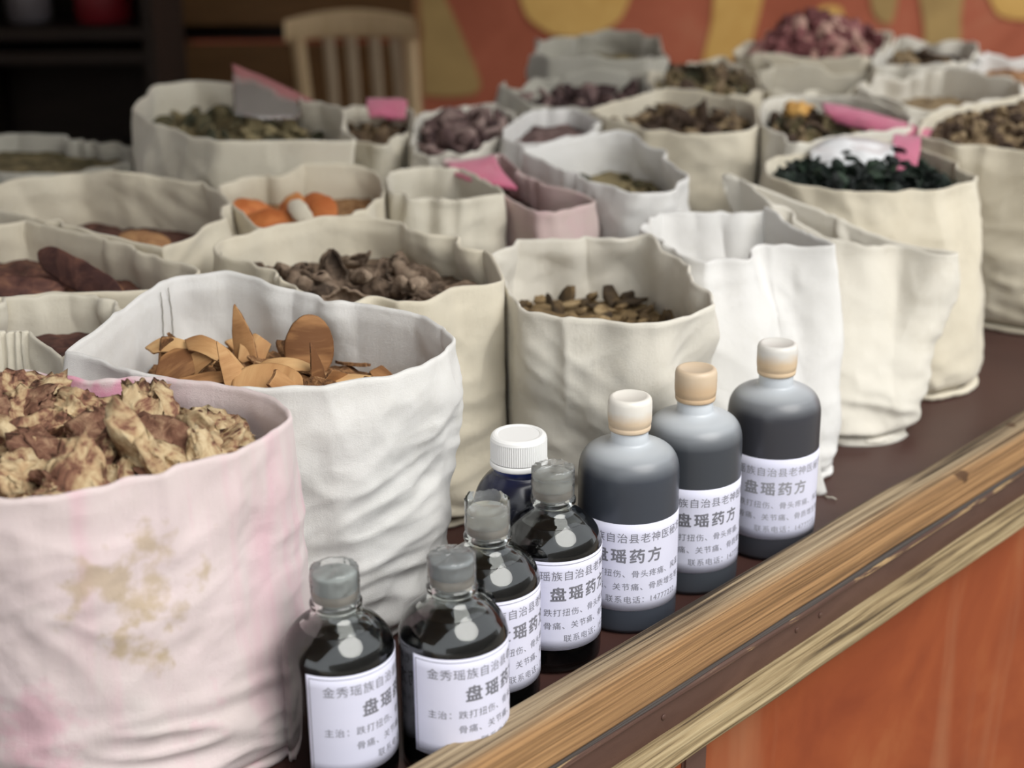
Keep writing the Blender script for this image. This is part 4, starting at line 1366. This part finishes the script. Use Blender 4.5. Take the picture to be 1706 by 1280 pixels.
rf = sheet_from_px([[(745, 272, 1.70), (785, 268, 1.69), (822, 260, 1.68)],
                    [(752, 284, 1.665), (795, 284, 1.655), (838, 290, 1.645)],
                    [(775, 300, 1.63), (815, 308, 1.62), (862, 314, 1.61)]], 20, 0.003, M['pink_cloth'], 'pink_flap', 12.0)
tag(rf, 'bright pink cloth flap at the left mouth of the rose pink sack', 'cloth')
sp_ = sheet_from_px([[(612, 168, 2.02), (645, 164, 2.02), (676, 168, 2.02)],
                     [(612, 180, 2.00), (645, 178, 2.00), (676, 182, 2.00)],
                     [(614, 194, 1.985), (645, 195, 1.985), (674, 196, 1.985)]], 20, 0.004, M['pink_cloth'], 'pink_cloth', 14.0)
tag(sp_, 'small pink cloth scrap beneath the wooden chair behind the sacks', 'cloth')
rp_ = sheet_from_px([[(1672, 196, 1.90), (1700, 182, 1.90), (1750, 186, 1.89)],
                     [(1674, 206, 1.87), (1702, 200, 1.87), (1750, 204, 1.86)],
                     [(1680, 214, 1.85), (1704, 212, 1.85), (1748, 216, 1.84)]], 20, 0.004, cloth_mat('pale_pink_cloth', (0.72, 0.42, 0.48), (0.74, 0.55, 0.56)), 'pale_pink_cloth', 16.0)
tag(rp_, 'pale pink cloth lying on the brown flowers at the right edge', 'cloth')
tl = sheet_from_px([[(1346, 735, 1.345), (1354, 738, 1.343), (1362, 742, 1.341)], [(1347, 790, 1.337), (1358, 792, 1.335), (1370, 794, 1.333)], [(1350, 824, 1.334), (1364, 826, 1.331), (1376, 822, 1.330)]], 10, 0.004, W_, 'seam_tail', 30.0, 0.003)
_hr = SACKS['half']['root']
tl.parent = _hr
tl.matrix_parent_inverse = Matrix.Translation(-Vector(_hr.location))
vs, fs = tube([tuple(pick(x, y, 0.002)) for x, y in ((1374, 826), (1380, 829), (1387, 829), (1393, 832))], 0.0006, 5)
_t = mesh_obj('loose_thread', vs, fs, M['thread_light'], _hr)
_t.matrix_parent_inverse = Matrix.Translation(-Vector(_hr.location))
# pink-edged clear bag standing in the olive herb sack
M['film'] = None


def film_mat(name, colr, fac, rough=0.08):
    m, nt, b = new_mat(name)
    nt.nodes.remove(b)
    t = nd(nt, 'ShaderNodeBsdfTransparent')
    t.inputs[0].default_value = (0.96, 0.97, 0.97, 1)
    g = nd(nt, 'ShaderNodeBsdfGlossy')
    g.inputs['Color'].default_value = (1, 1, 1, 1)
    g.inputs['Roughness'].default_value = rough
    d = nd(nt, 'ShaderNodeBsdfDiffuse')
    d.inputs[0].default_value = (*colr, 1)
    lw = nd(nt, 'ShaderNodeFresnel')
    lw.inputs[0].default_value = 1.5
    m1 = nd(nt, 'ShaderNodeMixShader')
    m1.inputs[0].default_value = fac
    nt.links.new(t.outputs[0], m1.inputs[1])
    nt.links.new(d.outputs[0], m1.inputs[2])
    m2 = nd(nt, 'ShaderNodeMixShader')
    nt.links.new(lw.outputs[0], m2.inputs[0])
    nt.links.new(m1.outputs[0], m2.inputs[1])
    nt.links.new(g.outputs[0], m2.inputs[2])
    nt.links.new(m2.outputs[0], nt.nodes['Material Output'].inputs[0])
    return m


M['film'] = film_mat('clear_film', (0.8, 0.82, 0.82), 0.13, 0.05)
M['film_bag'] = film_mat('clear_bag_film', (0.55, 0.5, 0.46), 0.35)
zb = empty('zip_bag', tuple(at(440, 195, 1.88)))
tag(zb, 'clear plastic bag with dusky pink edge standing in the olive herb sack', 'plastic bag')


def child_world(o, parent):
    o.parent = parent
    o.matrix_parent_inverse = Matrix.Translation(-Vector(parent.location))


b1 = sheet_from_px([[(388, 110, 1.93), (440, 132, 1.93), (520, 172, 1.93)], [(388, 145, 1.90), (440, 160, 1.90), (508, 184, 1.91)], [(388, 192, 1.87), (430, 196, 1.87), (495, 198, 1.89)]], 20, 0.0012, M['film_bag'], 'bag_film', 20.0, 0.006)
child_world(b1, zb)
M['dusky'] = simple('dusky_pink_plastic', (0.30, 0.12, 0.12), 0.5)
b2 = sheet_from_px([[(386, 106, 1.925), (440, 128, 1.925), (530, 172, 1.925)], [(388, 122, 1.92), (440, 142, 1.92), (526, 180, 1.92)], [(390, 138, 1.915), (440, 154, 1.915), (520, 186, 1.915)]], 20, 0.003, M['dusky'], 'bag_edge', 22.0, 0.003)
child_world(b2, zb)

# ------------------------------------------------------------------ bottles
GLASS = None
m, nt, b = new_mat('clear_glass')
b.inputs['Base Color'].default_value = (0.93, 0.97, 0.95, 1)
b.inputs['Transmission Weight'].default_value = 1.0
b.inputs['Roughness'].default_value = 0.02
b.inputs['IOR'].default_value = 1.5
M['glass'] = m
M['liquor'] = simple('black_herbal_liquor', (0.006, 0.006, 0.007), 0.12)
M['paper'] = mottled('label_paper', [(0.3, (0.64, 0.645, 0.78)), (0.7, (0.70, 0.70, 0.83))], 8, 0.75, 0.0002, rand=0.1)
M['ink'] = simple('grey_print', (0.18, 0.18, 0.21), 0.8)
M['ink_faded'] = simple('faded_grey_print', (0.30, 0.30, 0.33), 0.8)
M['rubber'] = simple('grey_rubber_stopper', (0.26, 0.29, 0.28), 0.5)
M['rubber_dark'] = simple('dark_rubber_stopper', (0.15, 0.17, 0.18), 0.5)
M['cork_ring'] = simple('amber_resin_ring', (0.34, 0.27, 0.19), 0.35, Transmission_Weight=0.3)
M['clear_stopper'] = simple('milky_clear_stopper', (0.80, 0.86, 0.83), 0.06, Transmission_Weight=0.8)


def text_mesh(name, lines, Rr, mat):
    """print bent onto a cylinder of radius Rr; lines = (text, x of left edge or None to centre, z centre, size, advance, bold)"""
    vs_all, fs_all = [], []
    for txt, x0, zc, size, adv, bold in lines:
        for k, ch in enumerate(txt):
            if ch == ' ':
                continue
            cu = bpy.data.curves.new('glyph', 'FONT')
            cu.body = ch
            cu.size = 1.0
            ob = bpy.data.objects.new('glyph', cu)
            col.objects.link(ob)
            bpy.context.view_layer.update()
            dg = bpy.context.evaluated_depsgraph_get()
            me = bpy.data.meshes.new_from_object(ob.evaluated_get(dg))
            bm = bmesh.new()
            bm.from_mesh(me)
            bmesh.ops.remove_doubles(bm, verts=bm.verts, dist=1e-5)
            bmesh.ops.triangulate(bm, faces=bm.faces)
            for _ in range(2):
                le = [e for e in bm.edges if e.calc_length() > 0.28]
                if le:
                    bmesh.ops.subdivide_edges(bm, edges=le, cuts=1)
                    bmesh.ops.triangulate(bm, faces=bm.faces)
            w = 12.0
            xs = x0 if x0 is not None else -adv * len(txt) / 2
            half = adv if ord(ch) > 255 else adv * 0.5
            px = xs + (sum(adv if ord(q) > 255 else adv * 0.5 for q in txt[:k]))
            off = len(vs_all)
            sx = size
            shifts = ((-bold, 0), (bold, 0), (0, -bold), (0, bold), (0, 0)) if bold else ((0, 0),)
            nvb = len(bm.verts)
            for dx_, dy_ in shifts:
              for v in bm.verts:
                x = px + (v.co.x + dx_ - (0.5 if ord(ch) > 255 else 0.30)) * sx + half / 2
                z = zc + (v.co.y + dy_ - 0.38) * size
                a = x / Rr - math.pi / 2
                vs_all.append(((Rr + 0.00042) * math.cos(a), (Rr + 0.00042) * math.sin(a), z))
            bm.verts.index_update()
            for q_ in range(len(shifts)):
                for f in bm.faces:
                    fs_all.append(tuple(off + q_ * nvb + v.index for v in f.verts))
            bm.free()
            bpy.data.objects.remove(ob)
            bpy.data.curves.remove(cu)
            bpy.data.meshes.remove(me)
    me = bpy.data.meshes.new(name)
    me.from_pydata(vs_all, [], fs_all)
    me.materials.append(mat)
    me.update()
    return me


def label_mesh(Rr, half_w, z0, z1, name='label'):
    n = 72
    g = np.zeros((9, n, 3))
    for j in range(9):
        for i in range(n):
            x = -half_w + 2 * half_w * i / (n - 1)
            a = x / Rr - math.pi / 2
            rr = Rr + 0.0002
            g[j, i] = (rr * math.cos(a), rr * math.sin(a), z0 + (z1 - z0) * j / 8)
    return two_sided(g, 0.00016, [M['paper'], M['paper']], name)


def border_mesh(Rr, half_w, z0, z1, name='border_line'):
    """thin printed frame line just inside the edge of the label"""
    vs, fs = [], []
    rr = Rr + 0.00040
    m_, t = 0.0022, 0.00022

    def strip(x0, x1, za, zb, n):
        o = len(vs)
        for i in range(n + 1):
            a = (x0 + (x1 - x0) * i / n) / Rr - math.pi / 2
            for z in (za, zb):
                vs.append((rr * math.cos(a), rr * math.sin(a), z))
        for i in range(n):
            fs.append((o + 2 * i, o + 2 * i + 2, o + 2 * i + 3, o + 2 * i + 1))
    strip(-half_w + m_, half_w - m_, z1 - m_ - t, z1 - m_ + t, 70)
    strip(-half_w + m_, half_w - m_, z0 + m_ - t, z0 + m_ + t, 70)
    strip(-half_w + m_ - t, -half_w + m_ + t, z0 + m_, z1 - m_, 1)
    strip(half_w - m_ - t, half_w - m_ + t, z0 + m_, z1 - m_, 1)
    me = bpy.data.meshes.new(name)
    me.from_pydata(vs, [], fs)
    me.materials.append(M['ink'])
    me.update()
    return me


def label_lines(z0, z1, k=1.0):
    Hh = z1 - z0
    zz = lambda f: z1 - f * Hh
    return [('金秀瑶族自治县老神医秘方', None, zz(0.155), 0.0080 * k, 0.0084 * k, 0.0),
            ('盘瑶药方', None, zz(0.36), 0.0118 * k, 0.0134 * k, 0.028),
            ('主治：跌打扭伤、骨头疼痛、风湿', -0.0505 * k, zz(0.565), 0.0062 * k, 0.0066 * k, 0.0),
            ('骨痛、关节痛、骨质增生等', -0.0310 * k, zz(0.715), 0.0062 * k, 0.0066 * k, 0.0),
            ('联系电话：14777222', -0.0165 * k, zz(0.865), 0.0062 * k, 0.0066 * k, 0.0)]


# --- white plastic bottles
RB = 0.0362
PB_Z0, PB_Z1 = 0.0195, 0.0875
HALF_W = 0.056


def plastic_body_mat(name, level, dark, pale):
    m, nt, b = new_mat(name)
    tc = nd(nt, 'ShaderNodeTexCoord')
    sp = nd(nt, 'ShaderNodeSeparateXYZ')
    nt.links.new(tc.outputs['Object'], sp.inputs[0])
    s = mathn(nt, 'MULTIPLY', sp.outputs[2], 5.0)
    L = level * 5
    c = ramp(nt, s, [(0.0, dark), (L - 0.060, dark), (L - 0.012, [d * 0.6 + p * 0.22 for d, p in zip(dark, pale)]), (L + 0.020, [p * 0.70 for p in pale]), (L + 0.07, pale)]).outputs[0]
    nt.links.new(c, b.inputs['Base Color'])
    b.inputs['Roughness'].default_value = 0.33
    b.inputs['Specular IOR Level'].default_value = 0.45
    b.inputs['Coat Weight'].default_value = 0.0
    return m


def cap_mat(name, low, high, zb):
    m, nt, b = new_mat(name)
    tc = nd(nt, 'ShaderNodeTexCoord')
    sp = nd(nt, 'ShaderNodeSeparateXYZ')
    nt.links.new(tc.outputs['Object'], sp.inputs[0])
    n = noise_n(nt, tc.outputs['Object'], 120, 2)
    s = mathn(nt, 'ADD', mathn(nt, 'MULTIPLY', sp.outputs[2], 5.0), mathn(nt, 'MULTIPLY', mathn(nt, 'SUBTRACT', n, 0.5), 0.03))
    c = ramp(nt, s, [(zb * 5 - 0.02, low), (zb * 5 + 0.02, high)]).outputs[0]
    nt.links.new(c, b.inputs['Base Color'])
    b.inputs['Roughness'].default_value = 0.4
    b.inputs['Subsurface Weight'].default_value = 0.0
    return m


text_B = text_mesh('lettering', label_lines(PB_Z0, PB_Z1, 0.985), RB, M['ink'])
text_B3 = text_B.copy()
text_B3.materials[0] = M['ink_faded']
lab_B = label_mesh(RB, HALF_W, PB_Z0, PB_Z1)
body_prof = spline([(0.0335, 0.0), (0.0352, 0.0022), (RB, 0.006), (RB, 0.03), (RB, 0.07), (RB, 0.108)], 4).tolist()
body_prof = [(0.0, 0.002), (0.028, 0.0015), (0.0315, 0.0)] + body_prof
body_prof += spline([(RB, 0.112), (0.0358, 0.1185), (0.0341, 0.1248), (0.0305, 0.1298), (0.0245, 0.1332), (0.0172, 0.1352), (0.0142, 0.1368), (0.0135, 0.1395), (0.0132, 0.146)], 5).tolist()
body_prof += [(0.0120, 0.1465), (0.0, 0.1465)]
vs, fs = lathe(body_prof, 96)
plastic_body = (vs, fs)
cap_prof = [(0.0138, 0.1465), (0.0146, 0.1458), (0.0150, 0.1470), (0.0151, 0.1492), (0.0146, 0.1497), (0.0152, 0.1503), (0.0156, 0.154), (0.0157, 0.161), (0.0156, 0.1665), (0.0150, 0.1690), (0.0138, 0.1702), (0.0120, 0.1706), (0.0112, 0.1700), (0.0, 0.1699)]
cap_vf = lathe(cap_prof, 72)


def facing(loc, deg):
    return R(deg) - math.atan2(loc[0], loc[1])


def plastic_bottle(px, py, deg, label, bmat, cmat, txt, hk=1.0):
    loc = pick(px, py, 0.0)
    root = empty('plastic_bottle', (loc[0], loc[1], 0.0004), facing(loc, deg))
    tag(root, label, 'bottle', 'white plastic medicine bottles')
    mesh_obj('bottle_body', plastic_body[0], plastic_body[1], bmat, root)
    mesh_obj('cap', cap_vf[0], cap_vf[1], cmat, root)
    lb = link_mesh('label', lab_B, root)
    link_mesh('lettering', txt, lb)
    return root


PALE = (0.62, 0.66, 0.70)
pb1 = plastic_body_mat('milky_plastic_blue_dark', 0.1300, (0.046, 0.053, 0.068), PALE)
pb2 = plastic_body_mat('milky_plastic_grey_dark', 0.1285, (0.050, 0.056, 0.067), PALE)
pb3 = plastic_body_mat('milky_plastic_brown_dark', 0.1310, (0.043, 0.044, 0.053), PALE)
cm1 = cap_mat('milky_cap_tan_band', (0.66, 0.52, 0.37), (0.74, 0.71, 0.65), 0.158)
cm2 = cap_mat('tan_cap', (0.60, 0.43, 0.27), (0.62, 0.49, 0.35), 0.160)
cm3 = cap_mat('milky_cap_tan_stain', (0.66, 0.50, 0.33), (0.68, 0.66, 0.62), 0.1605)
plastic_bottle(1043, 1019, 1, 'dark plastic bottle with milky cap and tan band, nearest of the three plastic ones', pb1, cm1, text_B)
plastic_bottle(1148, 958, 23, 'dark plastic bottle with a tan cap, middle of the three plastic ones', pb2, cm2, text_B)
plastic_bottle(1278, 904, 8, 'dark plastic bottle with faded print, farthest right of the bottles', pb3, cm3, text_B3)

# --- glass bottles
RG_ = 0.0337
GZ0, GZ1 = 0.0195, 0.0865
text_G = text_mesh('lettering', label_lines(GZ0, GZ1, 0.955), RG_, M['ink'])
lab_G = label_mesh(RG_, 0.0580, GZ0, GZ1)
bor_G = border_mesh(RG_, 0.0580, GZ0, GZ1)
outer = spline([(0.0300, 0.0), (0.0322, 0.0018), (RG_, 0.006), (RG_, 0.03), (RG_, 0.085)], 4).tolist()
sh_o = spline([(RG_, 0.086), (0.0331, 0.0905), (0.0308, 0.0962), (0.0264, 0.1020), (0.0208, 0.1068), (0.0162, 0.1100), (0.0143, 0.1125), (0.0138, 0.1145)], 6).tolist()
ring_ = [(0.0150, 0.1152), (0.0157, 0.1165), (0.0157, 0.1185), (0.0150, 0.1198), (0.0134, 0.1204), (0.0130, 0.1225), (0.0130, 0.1250), (0.0122, 0.1254), (0.0112, 0.1250)]
inner = [(0.0110, 0.1200), (0.0116, 0.1120), (0.0140, 0.1090), (0.0190, 0.1052), (0.0244, 0.1002), (0.0286, 0.0948), (0.0306, 0.0900), (0.0312, 0.0855), (0.0312, 0.0080), (0.0280, 0.0050), (0.0, 0.0048)]
glass_vf = lathe([(0.0, 0.0018), (0.022, 0.0016), (0.027, 0.0)] + outer + sh_o + ring_ + inner, 96)
lq = [(0.0, 0.0046), (0.0284, 0.0047), (0.0314, 0.0079), (0.0314, 0.0856), (0.0308, 0.0901), (0.0288, 0.0949), (0.0246, 0.1003), (0.0214, 0.1031), (0.0212, 0.1034), (0.0, 0.1034)]
liquid_vf = lathe(lq, 72)
stop_vf = lathe([(0.0, 0.117), (0.0106, 0.117), (0.0110, 0.1250), (0.0122, 0.1256), (0.0132, 0.1262), (0.0133, 0.1268), (0.0133, 0.1348), (0.0129, 0.1362), (0.0120, 0.1368), (0.0, 0.1368)], 64)
band_vf = lathe([(0.0128, 0.1205), (0.0136, 0.1207), (0.0137, 0.1260), (0.0129, 0.1262)], 64)


def wrap_mesh(seed, top, ragged, closed):
    """clear film pulled over the stopper: crinkled sleeve, gathered flat on top or left as a ragged collar"""
    n, rows = 80, 16
    spec = [(0.0143, 0.1185 + (top - 0.1185) * j / (rows - 1), j / (rows - 1)) for j in range(rows)]
    if closed:
        spec += [(0.0137, top + 0.0006, 1.0), (0.0115, top + 0.0010, 1.0), (0.0075, top + 0.0007, 1.0), (0.0035, top + 0.0012, 1.0), (0.0006, top + 0.0010, 1.0)]
    vs = []
    for j, (r0, z0, t) in enumerate(spec):
        for i in range(n):
            a = 2 * math.pi * i / n
            ca, sa = math.cos(a), math.sin(a)
            d = noise3(np.array([[ca * 3, sa * 3, z0 * 160 + seed]]))[0]
            d2 = 1 - 2.4 * abs(noise3(np.array([[ca * 6 + z0 * 200, sa * 6, z0 * 260 + seed]]))[0])
            e = ragged * t ** 2 * (noise3(np.array([[ca * 1.6, sa * 1.6, seed * 2.0]]))[0] + 0.5 * noise3(np.array([[ca * 6, sa * 6, seed]]))[0])
            r = r0 + (0.0008 * d + 0.0005 * d2) * min(1, r0 / 0.01)
            vs.append((r * ca, r * sa, z0 + e + (0.0005 * d2 if j >= rows else 0)))
    fs = grid_faces(n, len(spec))
    return vs, fs


def glass_bottle(px, py, deg, label, top, ragged, seed, stopper):
    loc = pick(px, py, 0.0)
    root = empty('glass_bottle', (loc[0], loc[1], 0.0004), facing(loc, deg))
    tag(root, label, 'bottle', 'clear glass bottles of dark liquor')
    mesh_obj('glass_body', glass_vf[0], glass_vf[1], M['glass'], root)
    mesh_obj('liquid', liquid_vf[0], liquid_vf[1], M['liquor'], root)
    mesh_obj('stopper', stop_vf[0], stop_vf[1], stopper, root)
    mesh_obj('resin_band', band_vf[0], band_vf[1], M['cork_ring'], root)
    v, f = wrap_mesh(seed, top, ragged, ragged < 0.003)
    mesh_obj('film_wrap', v, f, M['film'], root)
    lb = link_mesh('label', lab_G, root)
    link_mesh('lettering', text_G, lb)
    link_mesh('border_line', bor_G, lb)
    return root


def base_for(px, py, h):
    """foot of a bottle whose top centre shows at px,py with height h"""
    q = pick(px, py, h)
    v = q - _C
    b_ = np.array([q[0], q[1], 0.0]) - _C
    z = b_ @ _F
    return 853 + F_PX * (b_ @ _RX) / z, 640 + F_PX * (b_ @ _DX) / z


GH = 0.1368
for (tx, ty, deg, lab, top, rg, sd, st) in (
        (557, 955, 63, 'glass bottle with plain grey stopper, beside the pink sack', 0.1395, 0.002, 1.0, M['rubber']),
        (752, 930, 53, 'glass bottle with dark grey stopper, second from the pink sack', 0.1378, 0.001, 2.0, M['rubber_dark']),
        (812, 848, 47, 'glass bottle with ragged clear wrap, third from the pink sack', 0.1435, 0.004, 3.0, M['clear_stopper']),
        (921, 789, 39, 'glass bottle with crinkled clear wrap in front of the blue bottle', 0.1405, 0.0025, 4.0, M['clear_stopper'])):
    bx, by = base_for(tx, ty, GH)
    glass_bottle(bx, by, deg, lab, top, rg, sd, st)

# --- blue bottle with white screw cap
loc = pick(*base_for(864, 722, 0.150))
bb = empty('blue_bottle', (loc[0], loc[1], 0.0004))
tag(bb, 'dark blue bottle with ridged white screw cap behind the glass bottles', 'bottle')
m, nt, b = new_mat('dark_blue_plastic')
tc = nd(nt, 'ShaderNodeTexCoord')
spx = nd(nt, 'ShaderNodeSeparateXYZ')
nt.links.new(tc.outputs['Object'], spx.inputs[0])
cr = ramp(nt, mathn(nt, 'MULTIPLY', spx.outputs[2], 5.0), [(0.55, (0.010, 0.011, 0.020)), (0.615, (0.012, 0.015, 0.045)), (0.63, (0.012, 0.030, 0.19)), (1.0, (0.012, 0.030, 0.20))])
nt.links.new(cr.outputs[0], b.inputs['Base Color'])
b.inputs['Roughness'].default_value = 0.22
prof = [(0.0, 0.002), (0.026, 0.0), (0.0325, 0.003), (0.0340, 0.010), (0.0340, 0.060), (0.0335, 0.085)]
prof += spline([(0.0335, 0.087), (0.0325, 0.098), (0.0290, 0.109), (0.0235, 0.117), (0.0195, 0.1205), (0.0182, 0.1225), (0.0180, 0.130)], 5).tolist() + [(0.0, 0.130)]
v_, f_ = lathe(prof, 80)
mesh_obj('bottle_body', v_, f_, m, bb)
M['white_cap'] = simple('white_cap_plastic', (0.80, 0.80, 0.79), 0.38)
v_, f_ = lathe([(0.0186, 0.1268), (0.0202, 0.1268), (0.0204, 0.1275), (0.0204, 0.1302), (0.0198, 0.1308), (0.0186, 0.1308)], 80)
mesh_obj('tamper_ring', v_, f_, M['white_cap'], bb)
vs, n = [], 160
capr = [(0.0192, 0.1313, 1), (0.0200, 0.1316, 1), (0.0200, 0.1450, 1), (0.0199, 0.1465, 0), (0.0193, 0.1483, 0), (0.0182, 0.1494, 0), (0.0166, 0.1499, 0), (0.0150, 0.1496, 0), (0.0146, 0.1492, 0), (0.0, 0.1491, 0)]
for r_, z_, g_ in capr:
    for k in range(n):
        a = 2 * math.pi * k / n
        rr = r_ - (0.00045 if (g_ and k % 2) else 0)
        vs.append((rr * math.cos(a), rr * math.sin(a), z_))
fs = grid_faces(n, len(capr)) + [tuple(reversed(range(n)))]
mesh_obj('screw_cap', vs, fs, M['white_cap'], bb, False)

# ------------------------------------------------------------------ furniture behind the counter
M['chair_wood'] = wood_mat('pale_chair_wood', [(0.3, (0.56, 0.40, 0.22)), (0.7, (0.72, 0.54, 0.32))], (30, 30, 4), 0.6, 0.0008)
M['slat_wood'] = wood_mat('pale_slat_wood', [(0.3, (0.42, 0.32, 0.21)), (0.7, (0.56, 0.45, 0.31))], (30, 30, 4), 0.6, 0.0008)
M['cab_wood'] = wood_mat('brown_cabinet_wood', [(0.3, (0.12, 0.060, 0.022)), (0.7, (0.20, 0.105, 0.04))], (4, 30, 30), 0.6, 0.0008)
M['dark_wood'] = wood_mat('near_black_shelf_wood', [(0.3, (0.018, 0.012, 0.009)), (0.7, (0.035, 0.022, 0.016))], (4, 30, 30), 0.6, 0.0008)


def foot(px, py, z):
    q = at(px, py, z)
    return q


# chair: its seat turned away, back rail towards the camera
cq = at(588, 50, 4.25)
chair = empty('wooden_chair', (cq[0], cq[1], FLOORZ), R(4))
tag(chair, 'pale wooden spindle-back chair standing behind the counter', 'chair')
topz = cq[2] + 0.045 - FLOORZ
k = 4.25 / F_PX
wl, wr = (475 - 588) * k, (700 - 588) * k


def chp(name, x0, x1, y0, y1, z0, z1, mat, bev=0.006):
    return rbox(name, x0, x1, y0, y1, z0, z1, mat, chair, bev)


# curved top rail
n = 24
g = np.zeros((n, 12, 3))
for i in range(n):
    t = i / (n - 1) * 2 - 1
    for j in range(12):
        a = 2 * math.pi * j / 12
        x = wl + (wr - 0.012 - wl) * (t + 1) / 2
        y = 0.05 * (1 - t * t) + 0.012 * math.cos(a)
        z = topz - 0.050 + 0.012 * (1 - t * t) + (0.044 - 0.010 * t * t) * math.sin(a) * (1 if math.sin(a) > 0 else 0.75)
        g[i, j] = (x, y, z)
fs = grid_faces(12, n) + [tuple(range(12)), tuple(reversed(range((n - 1) * 12, n * 12)))]
mesh_obj('top_rail', g.reshape(-1, 3), fs, M['chair_wood'], chair)
seat_z = topz - 0.42
for q in (545, 582, 622, 658):
    x = (q - 588) * k
    vs, fs = tube([(x + 0.012, 0.045, seat_z + 0.01), (x + 0.006, 0.048, (seat_z + topz) / 2), (x, 0.046, topz - 0.07)], 0.017, 10)
    mesh_obj('spindle', vs, fs, M['slat_wood'], chair)
for x, xo in ((wl + 0.030, 0.10), (wr - 0.030, 0.035)):
    vs, fs = tube([(x + xo * 0.4, -0.02, 0), (x + xo * 0.3, 0.0, seat_z), (x, 0.03, topz - 0.04)], 0.020, 10)
    mesh_obj('back_post', vs, fs, M['chair_wood'], chair)
chp('seat', wl + 0.01, wr - 0.0, 0.02, 0.42, seat_z - 0.03, seat_z + 0.01, M['chair_wood'])
for x in (wl + 0.05, wr - 0.04):
    vs, fs = tube([(x, 0.39, 0), (x, 0.38, seat_z - 0.02)], 0.018, 10)
    mesh_obj('front_leg', vs, fs, M['chair_wood'], chair)
vs, fs = tube([(wl + 0.05, 0.39, 0.18), (wr - 0.04, 0.39, 0.18)], 0.011, 8)
mesh_obj('stretcher', vs, fs, M['slat_wood'], chair)

# brown cabinet behind the chair
z_c = 4.75
l_, r_ = at(258, 50, z_c), at(690, 50, z_c)
cabw = r_[0] - l_[0]
cab = empty('brown_cabinet', (l_[0], l_[1], FLOORZ))
tag(cab, 'brown wooden cabinet with dark recess behind the chair at the back left', 'cabinet')
zt = lambda py: at(370, py, z_c)[2] - FLOORZ
rbox('upper_board', 0, cabw, 0, 0.03, zt(42), zt(42) + 0.35, M['cab_wood'], cab, 0.004)
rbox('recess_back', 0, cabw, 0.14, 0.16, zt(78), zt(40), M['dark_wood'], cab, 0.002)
rbox('lower_board', 0, cabw, 0, 0.03, 0.02, zt(76), M['cab_wood'], cab, 0.004)
rbox('top', -0.01, cabw + 0.01, -0.01, 0.42, zt(42) + 0.35, zt(42) + 0.38, M['cab_wood'], cab, 0.004)
rbox('side_panel', -0.0, 0.03, 0.031, 0.41, 0.0, zt(42) + 0.35, M['cab_wood'], cab, 0.003)
rbox('side_panel', cabw - 0.03, cabw, 0.031, 0.41, 0.0, zt(42) + 0.35, M['cab_wood'], cab, 0.003)

# near-black shelf in the left corner
z_s = 4.1
l_, r_ = at(-90, 50, z_s), at(255, 50, z_s)
shw = r_[0] - l_[0]
shf = empty('dark_shelf', (l_[0], l_[1], FLOORZ))
tag(shf, 'near-black open shelf unit in the unlit back left corner', 'shelf')
zs = lambda py: at(100, py, z_s)[2] - FLOORZ
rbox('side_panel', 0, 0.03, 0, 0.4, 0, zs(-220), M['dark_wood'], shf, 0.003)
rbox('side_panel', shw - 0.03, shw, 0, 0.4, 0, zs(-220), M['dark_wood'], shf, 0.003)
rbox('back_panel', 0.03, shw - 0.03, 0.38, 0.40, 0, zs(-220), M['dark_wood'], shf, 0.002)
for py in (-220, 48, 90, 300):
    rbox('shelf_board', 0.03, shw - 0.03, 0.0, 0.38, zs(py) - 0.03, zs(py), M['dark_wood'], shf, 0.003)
M['red_tin'] = simple('deep_red_tin', (0.22, 0.008, 0.014), 0.5)
M['grey_jar'] = simple('dim_grey_jar', (0.20, 0.18, 0.19), 0.4)
q = at(172, 45, z_s + 0.12)
vs, fs = lathe([(0.0, 0), (0.075, 0), (0.08, 0.006), (0.08, 0.13), (0.076, 0.135), (0.082, 0.137), (0.082, 0.16), (0.078, 0.165), (0.0, 0.165)], 40)
zsh = zs(48) + FLOORZ
o = mesh_obj('red_tin', vs, fs, M['red_tin'], None, loc=(q[0], l_[1] + 0.16, zsh))
tag(o, 'deep red lidded tin on the near-black shelf', 'tin')
q = at(45, 45, z_s + 0.12)
vs, fs = lathe([(0.0, 0), (0.05, 0), (0.06, 0.01), (0.062, 0.10), (0.045, 0.125), (0.04, 0.13), (0.044, 0.132), (0.044, 0.16), (0.0, 0.162)], 40)
o = mesh_obj('grey_jar', vs, fs, M['grey_jar'], None, loc=(q[0], l_[1] + 0.16, zsh))
tag(o, 'dim greyish jar on the near-black shelf at the left', 'jar')

# unseen wall across the lane, added to bound the sky that the bottles mirror
M['sky_block'] = mottled('sky_block_plaster', [(0.3, (0.20, 0.19, 0.17)), (0.7, (0.30, 0.28, 0.25))], 2, 0.9, 0.0)
room_box('sky_block_wall', -12, 14, 7.0, 7.3, FLOORZ, 2.6, M['sky_block'])
